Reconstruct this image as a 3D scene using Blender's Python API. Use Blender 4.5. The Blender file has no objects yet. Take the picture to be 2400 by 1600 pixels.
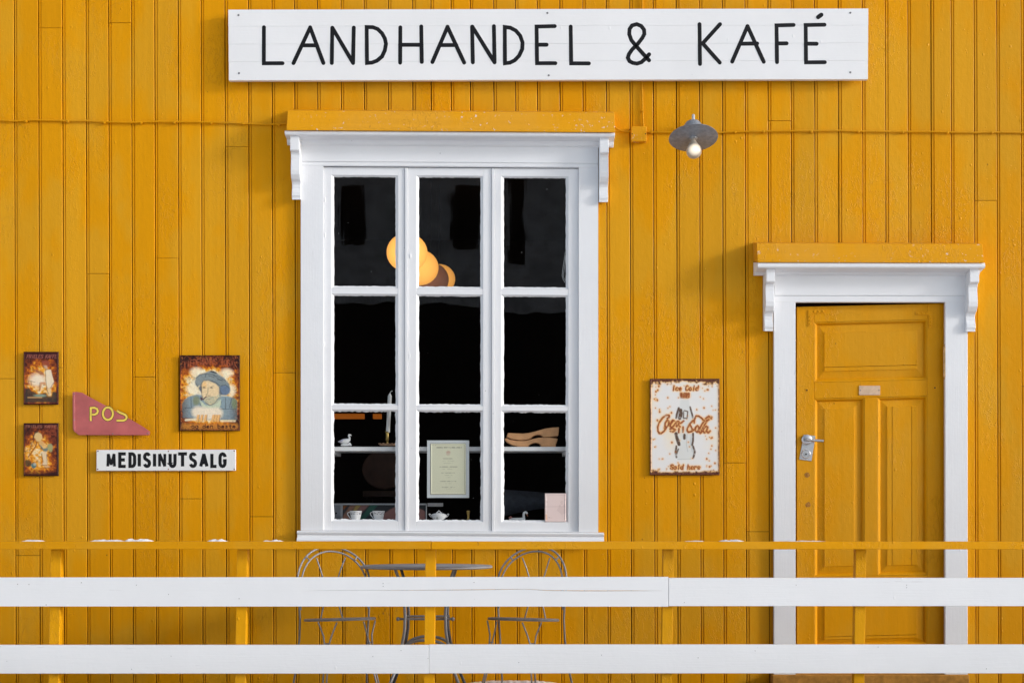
import bpy, bmesh, math, random
import numpy as np
from mathutils import Vector, Matrix

random.seed(7)
R = math.radians
scene = bpy.context.scene
col = scene.collection

# ------------------------------------------------------------------ camera, light, exposure
D = 8.0            # camera to wall, metres
HY = 1235.0        # horizon row of the 2400 x 1600 photograph
S = 0.0025         # metres per photo pixel on the wall plane
ZC = (1601.0 - HY) * S   # camera height above the porch floor

cam_data = bpy.data.cameras.new('camera')
cam_data.sensor_width = 36.0
cam_data.lens = 36.0 * D / 6.0
cam_data.shift_y = (HY - 800.0) / 2400.0
cam_data.clip_end = 600.0
cam = bpy.data.objects.new('camera', cam_data)
cam.location = (0, -D, ZC)
cam.rotation_euler = (R(90), 0, 0)
col.objects.link(cam)
scene.camera = cam

SUN_TO = Vector((3.2, -1.0, 0.92)).normalized()
SUN_EL = math.asin(SUN_TO.z)
SUN_AZ = math.atan2(SUN_TO.x, SUN_TO.y)
world = bpy.data.worlds.new('World')
scene.world = world
world.use_nodes = True
wt = world.node_tree
bg = wt.nodes['Background']
sky = wt.nodes.new('ShaderNodeTexSky')
sky.sky_type = 'NISHITA'
sky.sun_disc = False
sky.sun_elevation = SUN_EL
sky.sun_rotation = SUN_AZ
sky.dust_density = 1.0
bw = wt.nodes.new('ShaderNodeRGBToBW')
mx = wt.nodes.new('ShaderNodeMix'); mx.data_type = 'RGBA'
mx.inputs[0].default_value = 0.57          # a bright, thin cloud deck takes most of the blue out
wt.links.new(sky.outputs[0], bw.inputs[0])
wt.links.new(sky.outputs[0], mx.inputs[6])
wt.links.new(bw.outputs[0], mx.inputs[7])
wt.links.new(mx.outputs[2], bg.inputs[0])
bg.inputs[1].default_value = 0.15

sun_data = bpy.data.lights.new('sun', 'SUN')
sun_data.energy = 1.15
sun_data.angle = R(8.0)
sun_data.color = (1.0, 0.98, 0.96)
sun = bpy.data.objects.new('sun', sun_data)
sun.rotation_euler = (-SUN_TO).to_track_quat('-Z', 'Y').to_euler()
sun.location = SUN_TO * 30
col.objects.link(sun)

scene.view_settings.view_transform = 'Standard'
scene.view_settings.look = 'None'
scene.view_settings.gamma = 1.0
scene.view_settings.use_curve_mapping = False
scene.view_settings.exposure = 0.90
try:
    scene.cycles.max_bounces = 10
    scene.cycles.transparent_max_bounces = 24
    scene.cycles.sample_clamp_indirect = 6.0
    scene.cycles.caustics_reflective = False
    scene.cycles.caustics_refractive = False
except Exception:
    pass

# ------------------------------------------------------------------ helpers
def P(px, py, d=0.0):
    """Photo pixel seen at distance d in front of the wall -> world point."""
    k = S * (D - d) / D
    return Vector(((px - 1200.0) * k, -d, ZC - (py - HY) * k))

def px_m(px, d=0.0):
    return px * S * (D - d) / D

def lin(r, g, b):
    f = lambda c: (c / 255 / 12.92) if c / 255 <= 0.04045 else ((c / 255 + 0.055) / 1.055) ** 2.4
    return (f(r), f(g), f(b))

class MB:
    def __init__(s): s.v = []; s.f = []
    def add(s, vs, fs):
        n = len(s.v); s.v += [tuple(v) for v in vs]; s.f += [tuple(i + n for i in f) for f in fs]; return s
    def box(s, a, b):
        x0, x1 = sorted((a[0], b[0])); y0, y1 = sorted((a[1], b[1])); z0, z1 = sorted((a[2], b[2]))
        return s.add([(x0, y0, z0), (x1, y0, z0), (x1, y1, z0), (x0, y1, z0), (x0, y0, z1), (x1, y0, z1), (x1, y1, z1), (x0, y1, z1)],
                     [(0, 3, 2, 1), (4, 5, 6, 7), (0, 1, 5, 4), (1, 2, 6, 5), (2, 3, 7, 6), (3, 0, 4, 7)])
    def quadbox(s, q, d0, d1):
        """q: four photo pixels (tl, tr, br, bl) seen at d1; solid from depth d0 to front d1."""
        fr = [P(x, y, d1) for x, y in q]
        return s.prism([(p.x, p.z) for p in fr], -d1, -d0)
    def pbox(s, x0, y0, x1, y1, d0, d1, sh=0.0, xr=0.0):
        f = lambda x, y: (x, y + sh * (x - xr))
        return s.quadbox([f(x0, y0), f(x1, y0), f(x1, y1), f(x0, y1)], d0, d1)
    def prism(s, poly, ya, yb):
        n = len(poly)
        vs = [(x, ya, z) for x, z in poly] + [(x, yb, z) for x, z in poly]
        return s.add(vs, [tuple(range(n)), tuple(range(2 * n - 1, n - 1, -1))] + [(i, i + n, (i + 1) % n + n, (i + 1) % n) for i in range(n)])
    def extx(s, poly, xa, xb, sl=0.0):
        """profile of (y, z) points pushed along x; sl = fall in z from xa to xb."""
        n = len(poly)
        vs = [(xa, y, z) for y, z in poly] + [(xb, y, z - sl) for y, z in poly]
        return s.add(vs, [tuple(range(n)), tuple(range(2 * n - 1, n - 1, -1))] + [(i, i + n, (i + 1) % n + n, (i + 1) % n) for i in range(n)])
    def loft(s, rings, closed=True, caps=True):
        n = len(rings[0]); vs = [p for r in rings for p in r]; fs = []
        for i in range(len(rings) - 1):
            for j in range(n if closed else n - 1):
                k = (j + 1) % n
                fs.append((i * n + j, i * n + k, (i + 1) * n + k, (i + 1) * n + j))
        if caps and closed:
            fs.append(tuple(range(n - 1, -1, -1))); fs.append(tuple((len(rings) - 1) * n + j for j in range(n)))
        return s.add(vs, fs)
    def tube(s, pts, r, seg=8, r2=None):
        pts = [Vector(p) for p in pts]; m = len(pts); rings = []; up = None
        for i, p in enumerate(pts):
            t = (pts[min(i + 1, m - 1)] - pts[max(i - 1, 0)]).normalized()
            if up is None:
                up = t.orthogonal().normalized()
            up = (up - t * up.dot(t)).normalized(); w = t.cross(up)
            rr = r if r2 is None else r + (r2 - r) * i / (m - 1)
            rings.append([p + (up * math.cos(a) + w * math.sin(a)) * rr for a in [2 * math.pi * j / seg for j in range(seg)]])
        return s.loft(rings)
    def lathe(s, prof, c=(0, 0, 0), seg=16, axis=None):
        M = Matrix.Identity(3) if axis is None else Vector((0, 0, 1)).rotation_difference(Vector(axis)).to_matrix()
        c = Vector(c); rings = []
        for r, z in prof:
            rings.append([c + M @ Vector((r * math.cos(a), r * math.sin(a), z)) for a in [2 * math.pi * j / seg for j in range(seg)]])
        return s.loft(rings)
    def stroke(s, pts, hw, y, dep, cap=True):
        """A flat painted or cut stroke standing dep proud of plane y, along x-z points."""
        pts = [Vector((p[0], p[1])) for p in pts]; m = len(pts); sec = [(-1, 0), (-.92, .75), (-.7, 1), (.7, 1), (.92, .75), (1, 0)]
        rings = []
        def ring(p, n, k, e=0.0):
            rings.append([(p.x + n.x * a * hw * k, y - dep * b * (1.0 if k > .3 else .6), p.y + n.y * a * hw * k) for a, b in sec])
        closed = (pts[0] - pts[-1]).length < 1e-6
        for i, p in enumerate(pts):
            if closed:
                a = (p - pts[i - 1 if i else m - 2]).normalized(); b = (pts[i + 1 if i < m - 1 else 1] - p).normalized()
            else:
                a = (p - pts[i - 1]).normalized() if i else None
                b = (pts[i + 1] - p).normalized() if i < m - 1 else None
            a = a if a is not None else b; b = b if b is not None else a
            t = (a + b).normalized() if (a + b).length > 1e-6 else a
            n = Vector((-t.y, t.x)); k = min(1.0 / max(.35, t.dot(a)), 2.2)
            if cap and not closed and i == 0:
                for q in (.97, .75, .4):
                    ring(p - t * hw * q, n, math.sqrt(1 - q * q))
            ring(p, n, k)
            if cap and not closed and i == m - 1:
                for q in (.4, .75, .97):
                    ring(p + t * hw * q, n, math.sqrt(1 - q * q))
        return s.loft(rings, closed=False, caps=False)
    def xform(s, M):
        s.v = [tuple(M @ Vector(v)) for v in s.v]; return s

def root_of(o):
    while o.parent: o = o.parent
    return o

def make(name, mb, m, origin=(0, 0, 0), bevel=0.0, smooth=False, seg=1):
    me = bpy.data.meshes.new(name)
    o = Vector(origin)
    me.from_pydata([tuple(Vector(v) - o) for v in mb.v], [], mb.f)
    bm = bmesh.new(); bm.from_mesh(me)
    bmesh.ops.recalc_face_normals(bm, faces=bm.faces)
    if bevel:
        es = [e for e in bm.edges if len(e.link_faces) == 2 and e.calc_face_angle(0) > R(25)]
        bmesh.ops.bevel(bm, geom=es, offset=bevel, segments=seg, affect='EDGES', profile=.5, clamp_overlap=True)
    if smooth:
        for f in bm.faces: f.smooth = True
        for e in bm.edges:
            if len(e.link_faces) == 2 and e.calc_face_angle(0) > R(40): e.smooth = False
    bm.to_mesh(me); bm.free()
    me.materials.append(m)
    ob = bpy.data.objects.new(name, me)
    col.objects.link(ob)
    return ob

def tag(o, label=None, cat=None, group=None, kind=None):
    if label: o['label'] = label
    if cat: o['category'] = cat
    if group: o['group'] = group
    if kind: o['kind'] = kind
    return o

def thing(name, label, cat, loc=(0, 0, 0), group=None):
    o = bpy.data.objects.new(name, None); col.objects.link(o); o.location = loc
    o.empty_display_size = 0.1
    return tag(o, label, cat, group)

def part(name, mb, m, parent, **k):
    o = make(name, mb, m, root_of(parent).location, **k); o.parent = parent; return o

def solo(name, mb, m, label, cat, loc, group=None, **k):
    o = make(name, mb, m, loc, **k); o.location = loc; return tag(o, label, cat, group)

def structure(name, mb, m, **k):
    return tag(make(name, mb, m, **k), kind='structure')

def copy_tree(o, parent=None):
    c = o.copy(); col.objects.link(c)
    if parent: c.parent = parent
    for ch in o.children: copy_tree(ch, c)
    return c

# ------------------------------------------------------------------ materials
class G:
    def __init__(s, name):
        s.m = bpy.data.materials.new(name); s.m.use_nodes = True
        s.t = s.m.node_tree; s.b = s.t.nodes['Principled BSDF']; s.out = s.t.nodes['Material Output']
    def n(s, t, **k):
        nd = s.t.nodes.new('ShaderNode' + t)
        for a, b in k.items(): setattr(nd, a, b)
        return nd
    def l(s, a, b): s.t.links.new(a, b)
    def pos(s, sc=(1, 1, 1), off=(0, 0, 0)):
        g = s.n('NewGeometry'); mp = s.n('Mapping'); mp.inputs['Scale'].default_value = sc; mp.inputs['Location'].default_value = off
        s.l(g.outputs['Position'], mp.inputs[0]); return mp.outputs[0]
    def noise(s, sc=(1, 1, 1), scale=1.0, detail=3.0, rough=.55, off=(0, 0, 0)):
        nd = s.n('TexNoise'); nd.inputs['Scale'].default_value = scale; nd.inputs['Detail'].default_value = detail; nd.inputs['Roughness'].default_value = rough
        s.l(s.pos(sc, off), nd.inputs['Vector']); return nd.outputs['Fac']
    def voro(s, sc=(1, 1, 1), scale=1.0, off=(0, 0, 0)):
        nd = s.n('TexVoronoi'); nd.inputs['Scale'].default_value = scale; s.l(s.pos(sc, off), nd.inputs['Vector']); return nd
    def ramp(s, x, a, b, va=0.0, vb=1.0):
        nd = s.n('MapRange'); nd.inputs[1].default_value = a; nd.inputs[2].default_value = b; nd.inputs[3].default_value = va; nd.inputs[4].default_value = vb
        s.l(x, nd.inputs[0]); return nd.outputs[0]
    def mix(s, f, a, b, mode='MIX'):
        nd = s.n('Mix', data_type='RGBA', blend_type=mode)
        for v, i in ((f, 0), (a, 6), (b, 7)):
            if hasattr(v, 'links'): s.l(v, nd.inputs[i])
            elif i == 0: nd.inputs[0].default_value = v
            else: nd.inputs[i].default_value = (*v, 1)
        return nd.outputs[2]
    def math(s, op, a, b=0.0):
        nd = s.n('Math', operation=op)
        for v, i in ((a, 0), (b, 1)):
            if hasattr(v, 'links'): s.l(v, nd.inputs[i])
            else: nd.inputs[i].default_value = v
        return nd.outputs[0]
    def grey(s, v):
        nd = s.n('CombineColor'); [s.l(v, nd.inputs[i]) for i in range(3)]; return nd.outputs[0]
    def bump(s, h, dist=.001, strength=1.0):
        nd = s.n('Bump'); nd.inputs['Distance'].default_value = dist; nd.inputs['Strength'].default_value = strength
        s.l(h, nd.inputs['Height']); s.l(nd.outputs[0], s.b.inputs['Normal']); return nd
    def base(s, c, rough=.5, spec=.3, metal=0.0):
        if hasattr(c, 'links'): s.l(c, s.b.inputs['Base Color'])
        else: s.b.inputs['Base Color'].default_value = (*c, 1)
        if hasattr(rough, 'links'): s.l(rough, s.b.inputs['Roughness'])
        else: s.b.inputs['Roughness'].default_value = rough
        s.b.inputs['Specular IOR Level'].default_value = spec
        s.b.inputs['Metallic'].default_value = metal
        return s.m

def ochre(name, a=(.71, .300, .0005), b=(.665, .322, .013), horiz=False, chips=0.0, stains=False):
    g = G(name)
    st = (1, 1, 1)
    patch = g.ramp(g.noise((1.1, 1.1, .55), 1.9, 4, .62), .46, .56)
    c = g.mix(g.math('MULTIPLY', patch, .75), a, b)
    oi = g.n('ObjectInfo')
    c = g.mix(1.0, c, g.grey(g.ramp(oi.outputs['Random'], 0, 1,   .93, 1.05)), 'MULTIPLY')
    gs = (1.0, 40, 40) if horiz else (40, 40, 1.0)
    c = g.mix(1.0, c, g.grey(g.ramp(g.noise(gs, 1.0, 4, .6), .25, .75, .95, 1.04)), 'MULTIPLY')
    # dark specks: nail heads, knots and grime
    v = g.voro((1, 1, .6), 9.0)
    sp = g.math('MULTIPLY', g.ramp(v.outputs['Distance'], .035, .02), g.ramp(g.noise((1, 1, 1), 3.0, 1), .48, .56))
    c = g.mix(g.math('MULTIPLY', sp, .75), c, (.10, .035, .008))
    pk = g.math('MULTIPLY', g.ramp(g.noise((1, 1, .45), 30, 4, .65, (9, 0, 2)), .70, .73), g.ramp(g.noise((1, 1, 1), 1.4, 2, .5, (2, 0, 8)), .50, .58))
    c = g.mix(g.math('MULTIPLY', pk, .55), c, (.30, .135, .03))
    if stains:
        z = g.n('SeparateXYZ'); g.l(g.n('NewGeometry').outputs['Position'], z.inputs[0])
        low = g.ramp(z.outputs[2], .62, .30)
        bl = g.math('MULTIPLY', g.ramp(g.noise((1, 1, 1), 2.3, 2, .5, (3.1, 0, 1.7)), .60, .68), g.ramp(g.noise((1, 1, .7), 38, 4, .7), .54, .62))
        c = g.mix(g.math('MULTIPLY', g.math('MULTIPLY', bl, low), .85), c, (.05, .022, .008))
    if chips:
        ch = g.math('MULTIPLY', g.ramp(g.noise((1, 1, 1), 46, 3, .6), .65, .675), g.ramp(g.noise((1, 1, 1), 1.7, 1), .50 - chips * .1, .60))
        c = g.mix(ch, c, (.72, .60, .55))
    gr = (8, 180, 180) if horiz else (180, 180, 8)
    h = g.math('MULTIPLY', g.noise(gr, 1.0, 3, .6), .28)
    h = g.math('ADD', h, g.math('MULTIPLY', g.noise((1, 1, .7), 34, 4, .62), .9))
    rid = g.math('ABSOLUTE', g.math('SUBTRACT', g.noise((1.3, 1.3, .6), 22, 3, .6, (5, 0, 0)), .5))
    crk = g.math('MULTIPLY', g.ramp(rid, .022, .0), g.ramp(g.noise((1, 1, .5), 2.6, 2), .50, .60))
    h = g.math('ADD', h, g.math('MULTIPLY', crk, .75))
    dv = g.voro((1, 1, .7), 16.0, (2, 0, 5))
    h = g.math('ADD', h, g.math('MULTIPLY', g.ramp(dv.outputs['Distance'], .12, .02), g.ramp(g.noise((1, 1, 1), 5.0, 1), .5, .6, 0, 1.5)))
    d2 = g.voro((1, 1, .8), 42.0, (4, 0, 1))
    h = g.math('ADD', h, g.math('MULTIPLY', g.ramp(d2.outputs['Distance'], .16, .03), g.ramp(g.noise((1, 1, 1), 8.0, 1), .52, .6, 0, 1.2)))
    g.bump(h, .0022, .9)
    return g.base(c, g.ramp(g.noise((1, 1, 1), 6, 2), .3, .7, .34, .54), .11)

def whitepaint(name, horiz=False, c0=(.79, .80, .825), dirt=.6, rough=.5):
    g = G(name)
    c = g.mix(g.ramp(g.noise((1, 1, 1), 2.4, 4, .6), .35, .7), c0, tuple(k * .955 for k in c0))
    v = g.voro((1, 1, 1), 14.0)
    sp = g.math('MULTIPLY', g.ramp(v.outputs['Distance'], .05, .025), g.ramp(g.noise((1, 1, 1), 6.0, 1), .47, .52))
    c = g.mix(g.math('MULTIPLY', sp, dirt), c, (.13, .12, .11))
    gs = (3, 60, 60) if horiz else (60, 60, 3)
    sc = g.math('MULTIPLY', g.ramp(g.noise(gs, 1.0, 3, .7), .70, .74), g.ramp(g.noise((1, 1, 1), 3.1, 1, .5, (7, 0, 0)), .53, .6))
    c = g.mix(g.math('MULTIPLY', sc, dirt * .45), c, (.30, .29, .28))
    gr = (6, 140, 140) if horiz else (140, 140, 6)
    h = g.math('ADD', g.math('MULTIPLY', g.noise(gr, 1.0, 4, .6), .6), g.math('MULTIPLY', g.noise((1, 1, 1), 40, 3, .6), .5))
    dv = g.voro((1, 1, .6), 13.0, (1, 0, 5))
    h = g.math('ADD', h, g.math('MULTIPLY', g.ramp(dv.outputs['Distance'], .10, .02), g.ramp(g.noise((1, 1, 1), 5.0, 1), .54, .62, 0, 1.3)))
    g.bump(h, .0016, .75)
    return g.base(c, rough, .3)

def plain(name, c, rough=.5, spec=.35, metal=0.0, var=.12, scale=30, bump=.0004):
    g = G(name)
    cc = g.mix(1.0, c, g.grey(g.ramp(g.noise((1, 1, 1), scale, 3, .6), .3, .7, 1 - var, 1 + var)), 'MULTIPLY')
    g.bump(g.noise((1, 1, 1), scale * 4, 3), bump, .5)
    return g.base(cc, rough, spec, metal)

def printed(name, rough=.55, spec=.3, metal=0.0, b=.0006, sc=260):
    g = G(name); a = g.n('Attribute', attribute_name='print')
    g.bump(g.noise((1, 1, 1), sc, 3, .6), b, .6)
    return g.base(a.outputs['Color'], rough, spec, metal)

def glowing(name, c, e, strength, round_=False):
    g = G(name); g.base(c, .4, .3)
    g.b.inputs['Emission Color'].default_value = (*e, 1); g.b.inputs['Emission Strength'].default_value = strength
    if round_:
        lw = g.n('LayerWeight'); lw.inputs[0].default_value = .5
        g.l(g.ramp(lw.outputs['Facing'], .1, 1.0, strength * 1.05, strength * .62), g.b.inputs['Emission Strength'])
    return g.m

M_BOARD = ochre('ochre_board_paint', stains=True)
M_TRIM = ochre('ochre_trim_paint', a=(.67, .29, .002), b=(.64, .30, .012), horiz=True)
M_HOOD = ochre('ochre_hood_paint', a=(.71, .315, .008), b=(.68, .32, .025), horiz=True, chips=1.0)
M_DOOR = ochre('ochre_door_paint', a=(.68, .290, .002), b=(.65, .305, .013))
M_POST = ochre('ochre_post_paint', a=(.69, .315, .003), b=(.66, .315, .012))
M_WHITE = whitepaint('white_trim_paint')
M_WHITEH = whitepaint('white_trim_paint_long', horiz=True)
M_RAIL = whitepaint('white_rail_paint', horiz=True, c0=(.80, .805, .82), dirt=.75, rough=.55)
M_SIGN = whitepaint('white_sign_paint', horiz=True, c0=(.83, .83, .84), dirt=.15, rough=.5)
M_BLACK = plain('black_lettering_paint', (.006, .006, .008), .55, .25, var=.2)
M_DARK = plain('dark_gap', (.03, .015, .006), .9, .1)
M_STEEL = plain('grey_garden_metal', (.26, .26, .275), .5, .4, .2, .12)
M_STEEL_SHADED = plain('shaded_garden_metal', (.11, .11, .12), .5, .4, .2, .15)  # same metal darkened: shade put into the colour of the rear table legs
M_SCREW = plain('screw_metal', (.22, .22, .23), .45, .5, .6)
M_CHROME = plain('worn_chrome', (.62, .62, .64), .28, .5, .85, .1, 60)
M_BRASS = plain('brass', (.45, .31, .10), .3, .5, .9, .2, 80)
M_COPPER = plain('copper_dish', (.55, .33, .20), .45, .5, .3, .2, 60)
M_CERAM = plain('white_porcelain', (.86, .87, .88), .18, .5, 0, .02)
M_WAX = plain('white_wax', (.82, .82, .80), .4, .4, 0, .02)
M_CLOG = plain('pale_alder_wood', (.62, .33, .155), .6, .3, 0, .12, 18)
M_PINKCARD = None
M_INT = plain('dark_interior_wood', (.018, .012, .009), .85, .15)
M_SHELF = plain('white_shelf_paint', (.84, .85, .86), .5, .35, 0, .03)
M_THRESH = plain('weathered_brown_board', (.40, .19, .035), .8, .2, 0, .3, 22, .0015)
M_DECK = plain('dark_deck_boards', (.085, .05, .025), .8, .2, 0, .3, 22, .0015)
M_SNOW = plain('snow', (.88, .89, .91), .7, .2, 0, .03, 40, .003)
M_SNOWG = plain('snow_ground', (.91, .915, .93), .8, .1, 0, .04, 1.2, .01)
M_ROCK = plain('hill_rock', (.48, .49, .52), .95, .1, 0, .6, .25, .05)
M_TAR = plain('tarred_boards', (.012, .010, .009), .8, .1, 0, .4, 3)
M_CABLE = M_TRIM
M_BULB = None

def glass_mat(name, wob=.2, specks=True):
    g = G(name)
    g.t.nodes.remove(g.b)
    fr = g.n('Fresnel'); fr.inputs[0].default_value = 1.48
    tr = g.n('BsdfTransparent'); tr.inputs[0].default_value = (.985, .99, .99, 1)
    gl = g.n('BsdfGlossy'); gl.inputs['Roughness'].default_value = .0
    bp = g.n('Bump'); bp.inputs['Distance'].default_value = .003; bp.inputs['Strength'].default_value = wob
    g.l(g.math('ADD', g.noise((1, 1, .6), 6.0, 1.5, .4), g.math('MULTIPLY', g.noise((60, 60, 2.0), 1.0, 2, .5), .05)), bp.inputs['Height']); g.l(bp.outputs[0], gl.inputs['Normal'])
    ge = g.n('NewGeometry'); ms = g.n('MixShader'); g.l(g.math('ADD', g.math('MULTIPLY', fr.outputs[0], g.math('SUBTRACT', 1.0, ge.outputs['Backfacing'])), g.math('MULTIPLY', ge.outputs['Backfacing'], .04)), ms.inputs[0]); g.l(tr.outputs[0], ms.inputs[1]); g.l(gl.outputs[0], ms.inputs[2])
    last = ms.outputs[0]
    if specks:
        v = g.voro((1, 1, 1), 15.0)
        s1 = g.math('MULTIPLY', g.ramp(v.outputs['Distance'], .030, .018), g.ramp(g.noise((1, 1, 1), 9.0, 1), .52, .56))
        df = g.n('BsdfDiffuse'); df.inputs[0].default_value = (.8, .8, .8, 1)
        m2 = g.n('MixShader'); g.l(g.math('MULTIPLY', s1, .8), m2.inputs[0]); g.l(last, m2.inputs[1]); g.l(df.outputs[0], m2.inputs[2])
        last = m2.outputs[0]
    g.l(last, g.out.inputs[0])
    return g.m
M_GLASS = glass_mat('old_window_glass')
M_CLEAR = glass_mat('clear_plastic', .1, False)

# ------------------------------------------------------------------ ground, hill and the shed opposite
def grid_ground():
    m = MB(); n = 24
    xs = [-140 + 280 * i / n for i in range(n + 1)]; ys = [-160, -120, -90, -70, -55, -40, -30, -20, -12, -8, -5, -3, -1.8, 0.5, 8]
    for y in ys:
        for x in xs:
            m.v.append((x, y, -.62 + (random.uniform(-.08, .08) if y < -6 else random.uniform(-.02, .02))))
    w = n + 1
    for j in range(len(ys) - 1):
        for i in range(n):
            m.f.append((j * w + i, j * w + i + 1, (j + 1) * w + i + 1, (j + 1) * w + i))
    return m
structure('snow_ground', grid_ground(), M_SNOWG, smooth=True)

def hill():
    m = MB(); nx, ny = 40, 7
    rnd = random.Random(3)
    for j in range(ny + 1):
        for i in range(nx + 1):
            x = -150 + 300 * i / nx; t = j / ny
            h = (6 + 2.5 * math.sin(x * .035 + 1) + 1.2 * math.sin(x * .11)) * t ** .8
            m.v.append((x + rnd.uniform(-1, 1), -58 - 34 * t + rnd.uniform(-1.5, 1.5), -1.4 + h + rnd.uniform(-.8, .8) * t))
    w = nx + 1
    for j in range(ny):
        for i in range(nx):
            m.f.append((j * w + i, j * w + i + 1, (j + 1) * w + i + 1, (j + 1) * w + i))
    return m
structure('hill', hill(), M_ROCK)

bh = thing('boathouse', 'tall weathered boathouse across the snow, behind the photographer and mirrored in the panes', 'boathouse', (0.5, -26, -.6))
part('wall', MB().box((-8.5, -26, -.7), (7.0, -33, 6.3)), M_TAR, bh)
M_GREYW = plain('weathered_grey_boards', (.33, .325, .335), .9, .1, 0, .3, 4)
part('upper_wall', MB().box((-8.6, -25.9, 6.302), (7.1, -33.1, 12.2)), M_GREYW, bh)
part('roof', MB().add([(-9, -25.4, 12.1), (7.5, -25.4, 12.1), (7.5, -29.5, 13.6), (-9, -29.5, 13.6), (-9, -33.6, 12.1), (7.5, -33.6, 12.1)],
     [(0, 1, 2, 3), (3, 2, 5, 4), (0, 3, 4), (1, 5, 2), (0, 4, 5, 1)]), M_TAR, bh)
for (xa, xb, za, zb) in ((-1.50, -.85, 8.0, 9.6), (-.1, .40, 7.5, 9.6), (-4.5, -4.0, 7.9, 9.4), (3.2, 3.8, 7.2, 8.9)):
    part('window', MB().box((xa, -25.88, za), (xb, -26.1, zb)), M_INT, bh)

porch = MB().box((-4.6, -1.30, -.16), (4.6, .10, -.03))
structure('porch_floor', porch, M_THRESH)
pf = bpy.data.objects['porch_floor']
for i in range(9):
    y1 = .0 - i * .145
    o = make('floorboard', MB().box((-4.55, y1 - .141, -.03), (4.55, y1, 0.0)), M_DECK, bevel=.003); o.parent = pf

# ------------------------------------------------------------------ the building: boards
house = thing('cafe_building', 'ochre yellow wooden cafe front of upright painted boards with white trimmed window and door', 'building')
TILT = .0028
SEAM = [-181, -127, -73, -20, 33, 90, 146, 201, 254, 308, 362, 417, 471, 527, 582, 637, 690, 744, 799, 853, 910, 967, 1010, 1057, 1102, 1157, 1208, 1259,
        1312, 1366, 1421, 1476, 1531, 1585, 1639, 1693, 1746, 1800, 1854, 1909, 1965, 2021, 2075, 2128, 2182, 2229, 2283, 2336, 2393, 2447, 2501, 2555, 2609]
JOINT = {33: [887, ], 90: [66, 861], 254: [54], 527: [344], 201: [641], 362: [605], 308: [883], 637: [873], 417: [1168], 582: [1210],
         1800: [283], 2283: [470], 1693: [1084], 1746: [1245], 2393: [904], -20: [887], 853: [-40], 1157: [-60]}
JOINT[33] = [1301]
YT, YB = -230, 1605
WIN_OP = (744, 1366, 372, 1262)
DOOR_OP = (1854, 2229, 700, 1640)
def board_mesh(xa, xb, ya, yb, rnd):
    m = MB(); w = px_m(xb - xa); n = max(2, int((yb - ya) / 170) + 1)
    d0 = rnd.uniform(-.0020, .0020); wid = rnd.uniform(-.0006, .0006)
    prof = [(.0018, -.014), (.0020, -.0040), (.0042, -.0008), (.0108 + wid, -.0008), (.0128 + wid, -.0060), (.0154 + wid, -.0060), (.0178 + wid, 0), (w - .0052, 0), (w - .0028, -.0016), (w - .0021, -.014)]
    rings = []
    for i in range(n + 1):
        py = ya + (yb - ya) * i / n
        if i == 0: py += .55
        if i == n: py -= .55
        x0 = P(xa + TILT * py, py).x; z = ZC - (py - HY) * S
        dd = d0 + rnd.uniform(-.0005, .0005); jl, jr = rnd.uniform(-.0004, .0007), rnd.uniform(-.0007, .0004)
        rings.append([(x0 + u + (jl if k < 6 else jr if k > 6 else 0), -(d + dd if k not in (0, 9) else d), z) for k, (u, d) in enumerate(prof)])
    return m.loft(rings, closed=True, caps=True)
rb = random.Random(21)
for i in range(len(SEAM) - 1):
    xa, xb = SEAM[i], SEAM[i + 1]
    spans = [(YT, YB)]
    for (ox0, ox1, oy0, oy1) in (WIN_OP, DOOR_OP):
        if xa >= ox0 - 1 and xb <= ox1 + 1:
            spans = [s for (a, b) in spans for s in ((a, min(b, oy0)), (max(a, oy1), b)) if s[1] - s[0] > 4]
    for jy in JOINT.get(xa, []):
        spans = [s for (a, b) in spans for s in (((a, jy), (jy, b)) if a < jy < b else ((a, b),))]
    for (a, b) in spans:
        part('board', board_mesh(xa, xb, a, b, rb), M_BOARD, house, smooth=False)
sh = MB()
def back(x0, y0, x1, y1):
    a, b = P(x0, y0), P(x1, y1); sh.box((a.x, .015, a.z), (b.x, .13, b.z))
back(-200, -250, 746, 1640); back(746, -250, 1368, 372); back(746, 1262, 1368, 1640); back(1368, -250, 1857, 1640)
back(1857, -250, 2232, 700); back(2232, -250, 2640, 1640)
part('sheathing', sh, M_DARK, house)
# the room behind the window
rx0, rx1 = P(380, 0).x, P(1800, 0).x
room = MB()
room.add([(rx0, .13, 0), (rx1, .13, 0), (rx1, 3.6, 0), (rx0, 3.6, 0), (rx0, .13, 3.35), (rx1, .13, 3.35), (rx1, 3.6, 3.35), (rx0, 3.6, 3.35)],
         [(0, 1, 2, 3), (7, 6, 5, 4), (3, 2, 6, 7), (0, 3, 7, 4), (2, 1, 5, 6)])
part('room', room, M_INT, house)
# roof edge above the frame, floor beam below
part('eaves', MB().box((-4.4, -.32, P(0, -240).z), (4.4, .12, P(0, -300).z)), M_WHITEH, house)

# ------------------------------------------------------------------ window
WSH = .0065; WX = 783
def wy(x, y): return y + WSH * (x - WX)
def pm(mb, x0, y0, x1, y1, d0, d1): return mb.pbox(x0, y0, x1, y1, d0, d1, WSH, WX)
def prof_x(pts, xa, xb, ref=None, shear=WSH):
    """profile of (d, photo row) points; ends at photo columns xa, xb measured at the frontmost depth."""
    dm = max(d for d, _ in pts) if ref is None else ref
    poly = [(-d, P(0, y, d).z) for d, y in pts]
    A, B = P(xa, 0, dm).x, P(xb, 0, dm).x
    return MB().extx(poly, A, B, shear * (B - A))

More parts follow.
